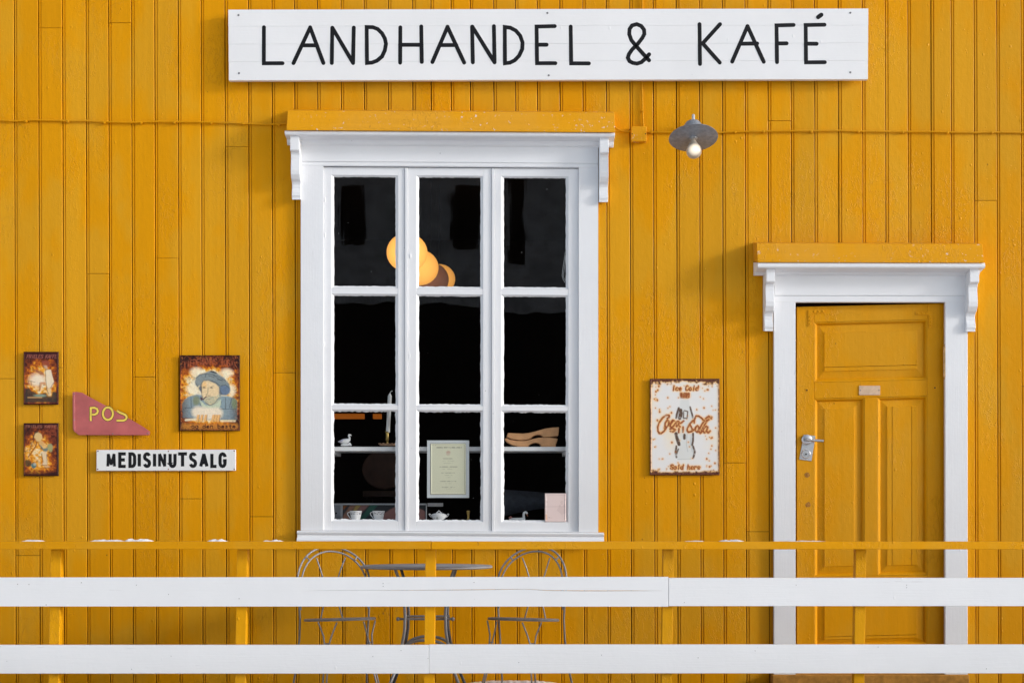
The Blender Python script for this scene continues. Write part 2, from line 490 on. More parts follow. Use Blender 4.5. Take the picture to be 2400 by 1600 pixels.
def ring(o, i, d0, d1, sh=lambda x, y: y):
    """one closed surround: outer and inner pixel rectangles"""
    q = lambda r: [(r[0], sh(r[0], r[1])), (r[2], sh(r[2], r[1])), (r[2], sh(r[2], r[3])), (r[0], sh(r[0], r[3]))]
    O = [P(x, y, d1) for x, y in q(o)]; I = [P(x, y, d1) for x, y in q(i)]
    bk = lambda L: [Vector((p.x, -d0, p.z)) for p in L]
    m = MB(); rs = [O, I, bk(I), bk(O)]
    m.loft(rs + [O], True, False); return m
win = part('window', ring((705, 350, 1402, 1243), (757.5, 389, 1356.5, 1241.5), .004, .028, lambda x, y: wy(x, y) - .3), M_WHITE, house)
head = MB(); pm(head, 705, 333, 1402, 379, .004, .034); pm(head, 705, 379.4, 1402, 388, .004, .030)
part('head_board', head, M_WHITEH, win, bevel=.002)
part('head_gap', pm(MB(), 757, 388.5, 1357, 391, -.02, .006), M_DARK, win)
part('cornice', prof_x([(.003, 306), (.136, 306.5), (.138, 311), (.133, 315), (.126, 317.5), (.120, 318), (.058, 327), (.050, 336), (.036, 341), (.003, 341)], 667, 1441), M_WHITEH, win, bevel=.0015)
part('hood', prof_x([(.002, 257), (.105, 259.5), (.148, 300), (.148, 305.6), (.002, 303)], 671.5, 1441.5), M_HOOD, win, bevel=.0012)
def bracket(xa, xb, t):
    pr = [(.003, 0), (.142, 0), (.142, 35), (.132, 38), (.112, 41), (.100, 48), (.098, 58), (.106, 70), (.112, 82), (.106, 93), (.082, 104), (.056, 110), (.044, 117), (.044, 126), (.058, 135), (.060, 142), (.052, 147), (.052, 152), (.003, 152)]
    return prof_x([(d if d < .01 else .012 + d * .72, t + y) for d, y in pr], xa, xb, .09, 0)
part('bracket', bracket(681.5, 702.5, 316), M_WHITE, win, bevel=.0018)
part('bracket', bracket(1405, 1426, 322), M_WHITE, win, bevel=.0018)
part('sill', prof_x([(.003, 1242.5), (.044, 1243), (.050, 1246), (.046, 1250), (.036, 1253), (.040, 1257), (.052, 1260), (.060, 1264), (.060, 1269), (.003, 1270)], 695, 1416), M_WHITEH, win, bevel=.0015)
COLS = [(783, 927), (982, 1126), (1181, 1326)]
ROWS = [(415, 670), (693, 945), (964, 1216)]
SASH = [(758.5, 948.5), (957, 1152), (1160, 1356)]
part('mullion', pm(pm(MB(), 949, 392, 956.5, 1243, -.03, .019), 1152.5, 392, 1159.5, 1243, -.03, .019), M_WHITE, win, bevel=.002)
rw = random.Random(5)
def wob(n, amp):
    v = []; x = 0
    for i in range(n):
        x = x * .35 + rw.uniform(-amp, amp); v.append(x)
    return v
for ci, (sx0, sx1) in enumerate(SASH):
    gx0, gx1 = COLS[ci]; b = 6.0
    m = MB()
    pm(m, sx0, 392, gx0 - b, 1242, -.030, .012); pm(m, gx1 + b, 392, sx1, 1242, -.030, .012)
    ys = [392] + [v for r in ROWS for v in (r[0] - 4.5, r[1] + 4.5)] + [1242]
    for k in range(0, len(ys), 2): pm(m, gx0 - b, ys[k], gx1 + b, ys[k + 1], -.030, .0118 if k in (0, 6) else .0105)
    part('sash', m, M_WHITE, win, bevel=.0012)
    for ri, (gy0, gy1) in enumerate(ROWS):
        outer, inner, back_ = [], [], []
        n = 40
        bl = 4.5
        rough = .55 + .35 * (ri == 2) + .1 * ri
        def side(ox0, oy0, ox1, oy1, ix0, iy0, ix1, iy1, nx, ny):
            ws = wob(n, rough)
            for i in range(n):
                t = i / n; w_ = 0 if i == 0 else ws[i]
                outer.append((ox0 + (ox1 - ox0) * t, oy0 + (oy1 - oy0) * t))
                inner.append((ix0 + (ix1 - ix0) * t + nx * w_, iy0 + (iy1 - iy0) * t + ny * w_))
        X0, X1, Y0, Y1 = gx0 - b, gx1 + b, gy0 - bl, gy1 + bl
        side(X0, Y0, X1, Y0, gx0, gy0, gx1, gy0, 0, 1); side(X1, Y0, X1, Y1, gx1, gy0, gx1, gy1, 1, 0)
        side(X1, Y1, X0, Y1, gx1, gy1, gx0, gy1, 0, 1); side(X0, Y1, X0, Y0, gx0, gy1, gx0, gy0, 1, 0)
        mid = [((a[0] * .35 + c[0] * .65), (a[1] * .35 + c[1] * .65)) for a, c in zip(outer, inner)]
        rings = [[P(x, wy(x, y), d) for x, y in ring] for ring, d in ((outer, .0108), (mid, .003), (inner, -.001), (inner, -.0075))]
        part('putty', MB().loft(rings, True, False), M_WHITE, win)
        a, c = P(gx0 - 4, wy(gx0, gy0 - 4), -.01), P(gx1 + 4, wy(gx1, gy1 + 4), -.01)
        pn = MB().box((a.x, .009, a.z), (c.x, .012, c.z))
        ctr = (Vector((a.x, .0105, a.z)) + Vector((c.x, .0105, c.z))) / 2
        rot = Matrix.Translation(ctr) @ Matrix.Rotation(R(rw.uniform(-.35, .35)), 4, 'Z') @ Matrix.Rotation(R(rw.uniform(-.3, .3)), 4, 'X') @ Matrix.Translation(-ctr)
        part('pane', pn.xform(rot), M_GLASS, win)
# hinges and catches painted over on the sash
for (x, y) in ((762, 468), (762, 551), (962, 600), (1360, 640), (954, 492), (760, 806), (960, 834)):
    p = P(x, y, .013); part('hinge', MB().lathe([(.001, -.012), (.004, -.012), (.004, .012), (.001, .012)], p, 8), M_WHITE, win)

# ------------------------------------------------------------------ door
DSH = -.024; DX = 1866
fp = [P(x, y, .030) for x, y in ((1814, 1580), (1814, 660), (2268, 660), (2268, 1580), (2215.5, 1580), (2215.5, 706.5), (1864.5, 706.5), (1864.5, 1580))]
fr = part('door_frame', MB().prism([(q.x, q.z) for q in fp], -.030, -.004), M_WHITE, house, bevel=.002)
db = MB().pbox(1816, 641, 2269, 692.5, .004, .036).pbox(1814, 693, 2268, 708, .004, .031)
part('head_board', db, M_WHITEH, fr, bevel=.002)
part('cornice', prof_x([(.003, 615), (.140, 615.5), (.145, 619), (.145, 624), (.140, 627.5), (.134, 628.5), (.06, 638), (.05, 643), (.037, 646), (.003, 646)], 1776, 2309, None, .001), M_WHITEH, fr, bevel=.0015)
part('hood', prof_x([(.002, 568), (.125, 570.5), (.150, 609), (.150, 614.6), (.002, 612)], 1775.5, 2306, None, .003), M_HOOD, fr, bevel=.0012)
part('bracket', bracket(1794.5, 1814.5, 624), M_WHITE, fr, bevel=.0018)
part('bracket', bracket(2270, 2291.5, 625), M_WHITE, fr, bevel=.0018)
part('threshold', MB().pbox(1810, 1581, 2272, 1601, .0, .07), M_THRESH, fr, bevel=.004)
part('door_gap', MB().pbox(1860, 700, 2220, 1600, -.09, -.055), M_DARK, fr)

def dy(x, y): return y + DSH * (x - DX)
LX0, LX1 = 1867.5, 2213.5
stl = MB()
def dq(x0, y0, x1, y1, d0, d1, m=None):
    return (m or stl).quadbox([(x0, dy(x0, y0)), (x1, dy(x1, y0)), (x1, dy(x1, y1)), (x0, dy(x0, y1))], d0, d1)
F = -.012
dq(LX0, 719, 1908, 1590, -.05, F); dq(2173, 719, LX1, 1590, -.05, F)
dq(1908.3, 719, 2172.7, 756, -.05, F - .0004); dq(1908.3, 897, 2172.7, 935, -.05, F - .0004); dq(1908.3, 1353, 2172.7, 1402, -.05, F - .0004); dq(1908.3, 1516, 2172.7, 1589, -.05, F - .0004)
dq(2026, 935.3, 2056, 1352.7, -.05, F - .0002)
door = part('door', stl, M_DOOR, house, bevel=.0015)
def dpanel(x0, y0, x1, y1, fx, fy, cuts=(), horiz=False):
    """moulding ring, sloped border and raised field, the field split where the wood has cracked"""
    m = MB()
    def rect(i, j): return [(x0 + i, y0 + j), (x1 - i, y0 + j), (x1 - i, y1 - j), (x0 + i, y1 - j)]
    lay = [(rect(0, 0), F - .001), (rect(2.5, 2.5), F - .003), (rect(4.5, 4.5), F - .009), (rect(6.5, 6.5), F - .0165), (rect(7, 7), F - .019), (rect(fx - .8, fy - .8), F - .012), (rect(fx, fy), F - .009)]
    m.loft([[P(x, dy(x, y), d) for x, y in r] for r, d in lay], True, False)
    X0, X1, Y0, Y1 = x0 + fx, x1 - fx, y0 + fy, y1 - fy
    segs = []
    if horiz:
        e = [Y0] + list(cuts) + [Y1]; segs = [(X0, e[i] + (.6 if i else 0), X1, e[i + 1] - (.6 if i < len(e) - 2 else 0)) for i in range(len(e) - 1)]
    else:
        e = [X0] + list(cuts) + [X1]; segs = [(e[i] + (.6 if i else 0), Y0, e[i + 1] - (.6 if i < len(e) - 2 else 0), Y1) for i in range(len(e) - 1)]
    for k, (a, b, c, d) in enumerate(segs): dq(a, b, c, d, F - .02, F - .009 + .0006 * (k % 2), m)
    dq(x0 - 2, y0 - 2, x1 + 2, y1 + 2, F - .030, F - .022, m)
    return part('panel', m, M_DOOR, door, bevel=0)
dpanel(1908.5, 756.5, 2172.5, 896.5, 24, 25, (862,), True)
dpanel(1908.5, 935.5, 2025.5, 1352.5, 24, 24)
dpanel(2056.5, 935.5, 2172.5, 1352.5, 23, 23, (2091, 2137))
dpanel(1908.5, 1402.5, 2172.5, 1515.5, 24, 16, (1493,), True)
# lever handle on a slanted back plate, lock cylinder
hp = MB().quadbox([(1884, 1018), (1911.5, 1021), (1902, 1080), (1873, 1076)], F + .0005, F + .004)
hd = part('handle_plate', hp, M_CHROME, door, bevel=.0008)
c1 = P(1891, 1030, F + .012)
hm = MB().lathe([(.0302, -.008), (.0302, .001), (.026, .004), (.012, .005), (.011, .03), (.002, .031)], c1, 20, (0, -1, 0))
a, b = P(1890, 1030, .03), P(1930, 1033, .03)
hm.tube([a, a + (b - a) * .15, a + (b - a) * .8, b], .0085, 10)
part('handle', hm, M_CHROME, door, smooth=True)
c2 = P(1889, 1063.5, F + .006)
part('lock', MB().lathe([(.027, -.004), (.027, .002), (.0235, .006), (.020, .006), (.019, .003), (.012, .003), (.012, .008), (.001, .008)], c2, 20, (0, -1, 0)), M_CHROME, door, smooth=True)
part('keyhole', MB().lathe([(.0055, 0), (.0055, .0012), (.0005, .0012)], P(1889, 1064, F + .0135), 10, (0, -1, 0)), M_BLACK, door)
mp = plain('pale_name_plate', (.62, .44, .30), .55, .3, 0, .12, 40)
pl = part('name_plate', MB().pbox(2013.5, 903.5, 2063, 925.5, F, F + .004), mp, door, bevel=.0008)
for x_ in (2016.5, 2060.5): part('plate_screw', MB().lathe([(.004, 0), (.003, .0015), (.0003, .002)], P(x_, 914.3, F + .0042), 8, (0, -1, 0)), M_SCREW, door)
for (x, y) in ((1891, 914), (2191, 908.5)):
    part('screw_hole', MB().lathe([(.011, 0), (.010, .0016), (.0055, .0016), (.005, .0004), (.0003, .0004)], P(x, y, F), 12, (0, -1, 0)), M_DOOR, door)
    part('bore', MB().lathe([(.0046, 0), (.0046, .0012), (.0003, .0012)], P(x, y, F), 10, (0, -1, 0)), M_BLACK, door)
rd = random.Random(9)
m_fill = plain('cracked_filler', (.36, .16, .03), .8, .2, 0, .5, 90, .004)
for (x, y) in ((1893, 1112), (1895, 1182)):
    pts = [(P(x, y).x + .017 * rd.uniform(.75, 1.1) * math.cos(k * .45), P(x, y).z + .017 * rd.uniform(.75, 1.1) * math.sin(k * .45)) for k in range(14)]
    part('filled_hole', MB().prism(pts, -F - .0012, -F + .004), m_fill, door)
def lbracket(x, y, sx):
    m = MB()
    q = lambda xa, ya, xb, yb: m.pbox(min(xa, xb), ya, max(xa, xb), yb, F, F + .0042, DSH, x)
    q(x, y, x + sx * 39, y + 8); q(x, y + 8.3, x + sx * 8, y + 38)
    for (u, v) in ((14, 4), (24, 4), (34, 4), (4, 16), (4, 25), (4, 33)):
        m.lathe([(.006, 0), (.0045, .003), (.0003, .004)], P(x + sx * u, y + v + DSH * sx * u, F + .0042), 7, (0, -1, 0))
    part('corner_brace', m, M_DOOR, door, bevel=0)
lbracket(1894.5, 726, 1); lbracket(2185.5, 729, -1)
def hinge(x, y0, y1, m_):
    c = P(x, (y0 + y1) / 2, .02); h = px_m(y1 - y0) / 2
    part('hinge', MB().lathe([(.001, -h), (.007, -h + .003), (.005, -h + .012), (.0095, -h + .016), (.0095, -.01), (.0085, -.008), (.0095, -.006), (.0095, h - .016), (.005, h - .012), (.007, h - .003), (.001, h)], c, 12), m_, door, smooth=True)
m_h = plain('chipped_hinge_paint', (.66, .42, .20), .5, .3, 0, .25, 50)
hinge(2214.5, 806, 889, m_h); hinge(2217, 1372, 1449, M_WHITE)

# ------------------------------------------------------------------ the big name board
SG = .056
sy = lambda x, y: y - .0018 * (x - 535)
sign = thing('shop_sign', 'long white painted plank sign with black hand lettering high above the window', 'sign', P(1285, 189, SG))
e = [23, 62.3, 104, 145, 189]
for k in range(4):
    m = MB().quadbox([(535 + .4 * k, sy(535, e[k] + .12)), (2035 - .3 * k, sy(2035, e[k] + .12)), (2035 - .3 * k, sy(2035, e[k + 1] - .12)), (535 + .4 * k, sy(535, e[k + 1] - .12))], SG - .026, SG + (.0006 if k % 2 else 0))
    part('plank', m, M_SIGN, sign, bevel=.0006)
part('batten', MB().pbox(600, 30, 625, 180, .002, SG - .027).pbox(1270, 30, 1295, 180, .002, SG - .027).pbox(1950, 30, 1975, 180, .002, SG - .027), M_TRIM, sign)
for (x, y) in ((559, 36), (560, 172), (1283, 31), (1286, 177), (1993, 30.5), (1993, 170)):
    part('screw', MB().lathe([(.0062, 0), (.0055, .0016), (.0003, .0022)], P(x, y, SG + .0006), 10, (0, -1, 0)), M_SCREW, sign)
def c2_(x, y): return (500 + x / 2.904, y / 2.904)
def c3_(x, y): return (1240 + x / 2.904, y / 2.904)
LET = [
 (c2_, [[(345, 187), (344, 432), (472, 432)]]),
 (c2_, [[(545, 432), (659, 188)], [(659, 188), (750, 430)], [(610, 311), (703, 311)]]),
 (c2_, [[(806, 430), (810, 192)], [(810, 192), (951, 430)], [(951, 430), (956, 190)]]),
 (c2_, [[(1046, 430), (1043, 187), (1085, 187), (1118, 200), (1148, 230), (1168, 265), (1175, 300), (1168, 345), (1148, 385), (1115, 415), (1080, 428), (1046, 430)]]),
 (c2_, [[(1272, 188), (1272, 428)], [(1415, 182), (1419, 424)], [(1272, 307), (1417, 306)]]),
 (c2_, [[(1492, 424), (1594, 184)], [(1594, 184), (1708, 428)], [(1552, 309), (1652, 309)]]),
 (c2_, [[(1766, 427), (1762, 184)], [(1762, 184), (1914, 427)], [(1914, 427), (1910, 180)]]),
 (c2_, [[(1985, 432), (1984, 187), (2022, 190), (2060, 210), (2088, 245), (2105, 290), (2102, 335), (2082, 380), (2052, 412), (2018, 428), (1985, 432)]]),
 (c3_, [[(175, 181), (52, 183), (54, 432), (178, 432)], [(54, 306), (120, 306)]]),
 (c3_, [[(284, 184), (286, 433), (408, 433)]]),
 (c3_, [[(817, 412), (742, 330), (697, 275), (681, 235), (683, 200), (700, 176), (732, 167), (763, 178), (783, 205), (784, 235), (770, 262), (738, 302), (700, 340), (680, 370), (673, 395), (682, 417), (705, 431), (735, 434), (765, 424), (790, 402), (818, 371)]]),
 (c3_, [[(1160, 167), (1163, 438)], [(1300, 166), (1181, 296), (1297, 427)]]),
 (c3_, [[(1382, 422), (1486, 180)], [(1486, 180), (1597, 422)], [(1438, 300), (1552, 298)]]),
 (c3_, [[(1801, 171), (1684, 175), (1687, 425)], [(1687, 297), (1752, 297)]]),
 (c3_, [[(2011, 171), (1882, 172), (1885, 426), (2012, 425)], [(1885, 299), (1956, 299)], [(1968, 119), (1988, 103)]]),
]
rl = random.Random(4)
for fn, strokes in LET:
    m = MB()
    for k, st in enumerate(strokes):
        pts = []
        for (x, y) in st:
            X, Y = fn(x, y); p = P(X, Y, SG); pts.append((p.x + rl.uniform(-.0008, .0008), p.z + rl.uniform(-.0008, .0008)))
        fat = 5.0 if (fn is c3_ and st[0] == (1968, 119)) else 4.7
        if pts[0] != pts[-1] and st[0] == st[-1]: pts[-1] = pts[0]
        m.stroke(pts, px_m(fat, SG), -SG - .0004, .0012 + .0002 * k)
    part('letter', m, M_BLACK, sign)

# ------------------------------------------------------------------ stroke font (unit box, y up)
def arc(cx, cy, rx, ry, a0, a1, n=8):
    return [(cx + rx * math.cos(R(a0 + (a1 - a0) * i / n)), cy + ry * math.sin(R(a0 + (a1 - a0) * i / n))) for i in range(n + 1)]
FONT = {
 'A': [[(0, 0), (.52, 1)], [(.48, 1), (1, 0)], [(.2, .30), (.8, .30)]], 'B': [[(0, 0), (0, 1)] + arc(.45, .77, .5, .23, 90, -90) + [(0, .54)], [(0, .54)] + arc(.5, .27, .5, .27, 90, -90) + [(0, 0)]],
 'C': [arc(.5, .5, .5, .5, 50, 310, 12)], 'D': [[(0, 0), (0, 1)] + arc(.42, .72, .55, .28, 90, 0, 5) + arc(.42, .28, .55, .28, 0, -90, 5) + [(0, 0)]],
 'E': [[(1, 1), (0, 1), (0, 0), (1, 0)], [(0, .52), (.85, .52)]], 'F': [[(1, 1), (0, 1), (0, 0)], [(0, .52), (.8, .52)]],
 'G': [[(1, .75)] + arc(.5, .72, .5, .28, 10, 180, 6) + arc(.5, .28, .5, .28, 180, 360, 6) + [(1, .45), (.6, .45)]],
 'I': [[(.5, 0), (.5, 1)]], 'K': [[(0, 0), (0, 1)], [(1, 1), (.05, .45)], [(.3, .6), (1, 0)]], 'L': [[(0, 1), (0, 0), (1, 0)]],
 'M': [[(0, 0), (.06, 1)], [(.06, 1), (.5, .12)], [(.5, .12), (.94, 1)], [(.94, 1), (1, 0)]], 'N': [[(0, 0), (0, 1)], [(0, 1), (1, 0)], [(1, 0), (1, 1)]], 'O': [arc(.5, .5, .5, .5, 90, 450, 16)],
 'P': [[(0, 0), (0, 1)] + arc(.5, .75, .5, .25, 90, -90) + [(0, .5)]], 'R': [[(0, 0), (0, 1)] + arc(.5, .76, .5, .24, 90, -90) + [(0, .52)], [(.45, .52), (1, 0)]],
 'S': [arc(.5, .76, .48, .24, 20, 180, 7) + [(.1, .62), (.9, .40)] + arc(.5, .25, .5, .25, 10, -165, 8)],
 'T': [[(0, 1), (1, 1)], [(.5, 1), (.5, 0)]], 'U': [[(0, 1), (0, .28)] + arc(.5, .28, .5, .28, 180, 360, 7) + [(1, 1)]], 'V': [[(0, 1), (.5, 0), (1, 1)]],
 'o': [arc(.5, .3, .45, .3, 90, 450, 10)], 'e': [[(.08, .3), (.92, .34)] + arc(.5, .3, .45, .3, 10, 310, 10)], 'c': [arc(.5, .3, .45, .3, 45, 315, 9)],
 'l': [[(.5, 0), (.55, 1)]], 'd': [arc(.45, .3, .42, .3, 90, 450, 10), [(.9, 0), (.95, 1)]], 'h': [[(.05, 0), (.1, 1)], [(.08, .4)] + arc(.5, .4, .4, .2, 150, 0, 5) + [(.9, 0)]],
 'r': [[(.1, 0), (.12, .6)], [(.12, .4), (.5, .6), (.85, .55)]], 'i': [[(.5, 0), (.5, .6)], [(.5, .8), (.5, .84)]], 'g': [arc(.45, .3, .42, .3, 90, 450, 10), [(.9, .6), (.88, -.2), (.4, -.3)]],
 'n': [[(.05, 0), (.08, .6)], [(.08, .4)] + arc(.5, .4, .4, .2, 150, 0, 5) + [(.9, 0)]], 'b': [[(.05, 0), (.08, 1)], arc(.5, .3, .42, .3, 90, 450, 10)],
 's': [[(.85, .52), (.5, .6), (.2, .48), (.5, .32), (.8, .16), (.5, 0), (.12, .08)]], 't': [[(.45, .9), (.45, .1), (.75, 0)], [(.1, .6), (.85, .6)]], 'a': [arc(.45, .3, .42, .3, 90, 450, 10), [(.9, .6), (.95, 0)]],
}

# ------------------------------------------------------------------ enamel word sign
d = .018
ms = thing('enamel_sign', 'narrow white enamel sign with bold black capitals below the torn pink sign', 'sign', P(389, 1103, d))
def c6(x, y): return (x / 3.137, 800 + y / 3.137)
m_en = plain('white_enamel', (.80, .80, .79), .3, .45, 0, .03, 9)
part('plate', MB().quadbox([c6(709, 796), c6(1733, 794), c6(1733, 949), c6(708, 950)], .008, d), m_en, ms, bevel=.002)
bx = [(793, 842), (881, 925), (956, 991), (1016, 1033), (1063, 1099), (1128, 1145), (1173, 1212), (1251, 1287), (1310, 1375), (1401, 1437), (1476, 1522), (1558, 1592), (1618, 1655)]
for k, (ch, (a, b)) in enumerate(zip('MEDISINUTSALG', bx)):
    m = MB(); y0, y1 = (825, 917)
    for q, st in enumerate(FONT[ch]):
        pts = []
        for (u, v) in st:
            X, Y = c6(a + (b - a) * u, y1 + (y0 - y1) * v); p = P(X, Y, d); pts.append((p.x, p.z))
        if len(pts) > 2 and st[0] == st[-1]: pts[-1] = pts[0]
        m.stroke(pts, px_m(3.2 if ch in 'MN' else 3.8, d), -d - .0002, .0007 + .00015 * q, cap=False)
    part('letter', m, M_BLACK, ms)
m_rust = plain('rust_spot', (.22, .07, .025), .85, .1, 0, .4, 80)
for (x, y) in ((720, 805), (718, 938), (1722, 803), (1722, 938), (1238, 806), (1238, 938)):
    X, Y = c6(x, y); part('nail', MB().lathe([(.004, 0), (.003, .001), (.0003, .0016)], P(X, Y, d), 8, (0, -1, 0)), m_rust, ms)

# ------------------------------------------------------------------ torn pink sign
d = .020
m_pink = plain('faded_red_sheet', (.48, .115, .11), .38, .45, 0, .16, 9, .0012)
ps = thing('torn_sign', 'torn triangular faded red metal sign with yellow letters, bent at its edges', 'sign', P(258, 1019, d))
def poly6(pts, dd): return [(P(*c6(x, y), dd).x, P(*c6(x, y), dd).z) for x, y in pts]
part('sheet', MB().prism(poly6([(533, 372), (560, 370), (605, 376), (640, 398), (800, 484), (960, 572), (1060, 632), (1098, 658), (1103, 668), (1097, 688), (800, 688), (578, 687), (545, 660), (535, 645)], d), -d, -d + .0022), m_pink, ps, bevel=.0006)
fl = MB()
fl.prism(poly6([(533, 372), (548, 372), (552, 655), (538, 648)], d + .004), -d - .004, -d - .0005)
part('bent_edge', fl, m_pink, ps, bevel=.001)
fl = MB(); fl.prism(poly6([(560, 668), (1096, 664), (1096, 687), (580, 687)], d + .0035), -d - .0035, -d - .0005)
part('bent_edge', fl, m_pink, ps, bevel=.001)
m_yel = plain('yellow_lettering', (.84, .62, .10), .5, .3, 0, .08, 30)
POS = [[[(667, 583), (667, 489), (695, 487), (713, 495), (719, 511), (713, 528), (695, 537), (668, 537)]],
       [[(793 + 37 * math.cos(R(t)), 530 - 46 * math.sin(R(t))) for t in range(0, 361, 24)]],
       [[(860, 509), (882, 523), (903, 531), (918, 538), (928, 548), (931, 559), (926, 570), (915, 578), (898, 581), (857, 581)]]]
for strokes in POS:
    for (w, dep, mm, nm) in ((3.5, .0006, M_BLACK, 'letter_outline'), (2.6, .0011, m_yel, 'letter')):
        m = MB()
        for st in strokes:
            pts = [(P(*c6(x, y), d).x, P(*c6(x, y), d).z) for x, y in st]
            if st[0] == st[-1] or (abs(st[0][0] - st[-1][0]) < .01 and abs(st[0][1] - st[-1][1]) < .01): pts[-1] = pts[0]
            m.stroke(pts, px_m(w, d), -d - .0001, dep, cap=False)
        part(nm, m, mm, ps)
for (x, y) in ((545, 385), (546, 575), (830, 677), (1085, 674)):
    part('nail', MB().lathe([(.0035, 0), (.003, .001), (.0003, .0016)], P(*c6(x, y), d + .004), 8, (0, -1, 0)), M_SCREW, ps)

# ------------------------------------------------------------------ rusty picture signs: colour per vertex and real relief
class Pic:
    def __init__(s, x0, y0, x1, y1, nx, ny, seed):
        s.x0, s.y0, s.x1, s.y1, s.nx, s.ny = x0, y0, x1, y1, nx, ny
        s.X, s.Y = np.meshgrid(np.linspace(x0, x1, nx), np.linspace(y0, y1, ny))
        s.c = np.zeros((ny, nx, 3)); s.h = np.zeros((ny, nx)); s.rng = np.random.RandomState(seed)
        s.U = (s.X - x0) / (x1 - x0); s.V = (s.Y - y0) / (y1 - y0)
    def noise(s, f, oct_=3):
        out = np.zeros_like(s.X); amp = 1.0; tot = 0
        for o in range(oct_):
            k = f * 2 ** o; L = s.rng.rand(int((s.y1 - s.y0) * k) + 3, int((s.x1 - s.x0) * k) + 3)
            gx = (s.X - s.x0) * k; gy = (s.Y - s.y0) * k; ix = gx.astype(int); iy = gy.astype(int); fx = gx - ix; fy = gy - iy
            fx = fx * fx * (3 - 2 * fx); fy = fy * fy * (3 - 2 * fy)
            out += amp * ((L[iy, ix] * (1 - fx) + L[iy, ix + 1] * fx) * (1 - fy) + (L[iy + 1, ix] * (1 - fx) + L[iy + 1, ix + 1] * fx) * fy); tot += amp; amp *= .55
        return out / tot
    def over(s, m, c, a=1.0):
        m = np.clip(m, 0, 1)[..., None] * a; s.c = s.c * (1 - m) + np.array(c) * m
    def stroke(s, pts, w, soft=.8):
        best = np.full_like(s.X, 1e9)
        for (ax, ay), (bx_, by_) in zip(pts[:-1], pts[1:]):
            dx, dy_ = bx_ - ax, by_ - ay; L2 = dx * dx + dy_ * dy_ + 1e-9
            t = np.clip(((s.X - ax) * dx + (s.Y - ay) * dy_) / L2, 0, 1)
            best = np.minimum(best, np.hypot(s.X - ax - t * dx, s.Y - ay - t * dy_))
        return np.clip((w - best) / soft + .5, 0, 1)
    def ell(s, cx, cy, rx, ry, soft=.15):
        return np.clip((1 - np.hypot((s.X - cx) / rx, (s.Y - cy) / ry)) / soft + .3, 0, 1)
    def poly(s, pts, soft=None):
        ins = np.zeros(s.X.shape, bool); n = len(pts)
        for i in range(n):
            (ax, ay), (bx_, by_) = pts[i], pts[(i + 1) % n]
            if ay == by_: continue
            cr = ((ay > s.Y) != (by_ > s.Y)) & (s.X < (bx_ - ax) * (s.Y - ay) / (by_ - ay) + ax); ins ^= cr
        m = ins.astype(float)
        for _ in range(1 if soft is None else soft):
            q = np.pad(m, 1, mode='edge'); m = (q[:-2, 1:-1] + q[2:, 1:-1] + q[1:-1, :-2] + q[1:-1, 2:] + 2 * q[1:-1, 1:-1]) / 6
        return m
    def text(s, txt, x0, x1, ybase, h, w, curve=0.0, slant=0.0):
        n = len(txt); m = np.zeros_like(s.X); cw = (x1 - x0) / n
        for i, ch in enumerate(txt):
            for st in FONT.get(ch, []):
                pts = [(x0 + cw * (i + .12 + .76 * u) + slant * v * h, ybase - v * h - curve * (1 - ((i + .5) / n * 2 - 1) ** 2)) for u, v in st]
                m = np.maximum(m, s.stroke(pts, w, .6))
        return m
    def edge(s):
        return np.minimum(np.minimum(s.X - s.x0, s.x1 - s.X), np.minimum(s.Y - s.y0, s.y1 - s.Y))
    def build(s, name, parent, d, m, relief=.0012, thick=.004):
        ed = s.edge(); hh = s.h * relief + .0022 * np.clip(1 - abs(ed - 2.0) / 2.0, 0, 1) - .003 * np.clip(1 - ed / 1.2, 0, 1)
        vs = []; k = S * (D - d) / D
        xx = (s.X - 1200) * k; zz = ZC - (s.Y - HY) * k; yy = -(d + hh)
        o = root_of(parent).location
        co = np.stack([xx - o.x, yy - o.y, zz - o.z], -1).reshape(-1, 3)
        nx, ny = s.nx, s.ny
        idx = np.arange(nx * ny).reshape(ny, nx)
        f = np.stack([idx[:-1, :-1], idx[1:, :-1], idx[1:, 1:], idx[:-1, 1:]], -1).reshape(-1, 4).tolist()
        rim = list(idx[0, :]) + list(idx[1:, -1]) + list(idx[-1, -2::-1]) + list(idx[-2:0, 0])
        n0 = len(co); back = co[rim].copy(); back[:, 1] = -(d - thick) - o.y
        co = np.vstack([co, back]); nr = len(rim)
        f += [[int(rim[i]), int(rim[(i + 1) % nr]), n0 + (i + 1) % nr, n0 + i] for i in range(nr)] + [[n0 + i for i in range(nr)]]
        me = bpy.data.meshes.new(name); me.from_pydata(co.tolist(), [], f); me.update()
        at = me.color_attributes.new('print', 'FLOAT_COLOR', 'POINT')
        cc = np.ones((len(co), 4)); cc[:n0, :3] = np.clip(s.c.reshape(-1, 3), 0, 1); cc[n0:, :3] = (.06, .025, .015)
        at.data.foreach_set('color', cc.ravel().astype(np.float32))
        me.materials.append(m); ob = bpy.data.objects.new(name, me); col.objects.link(ob); ob.parent = parent
        return ob

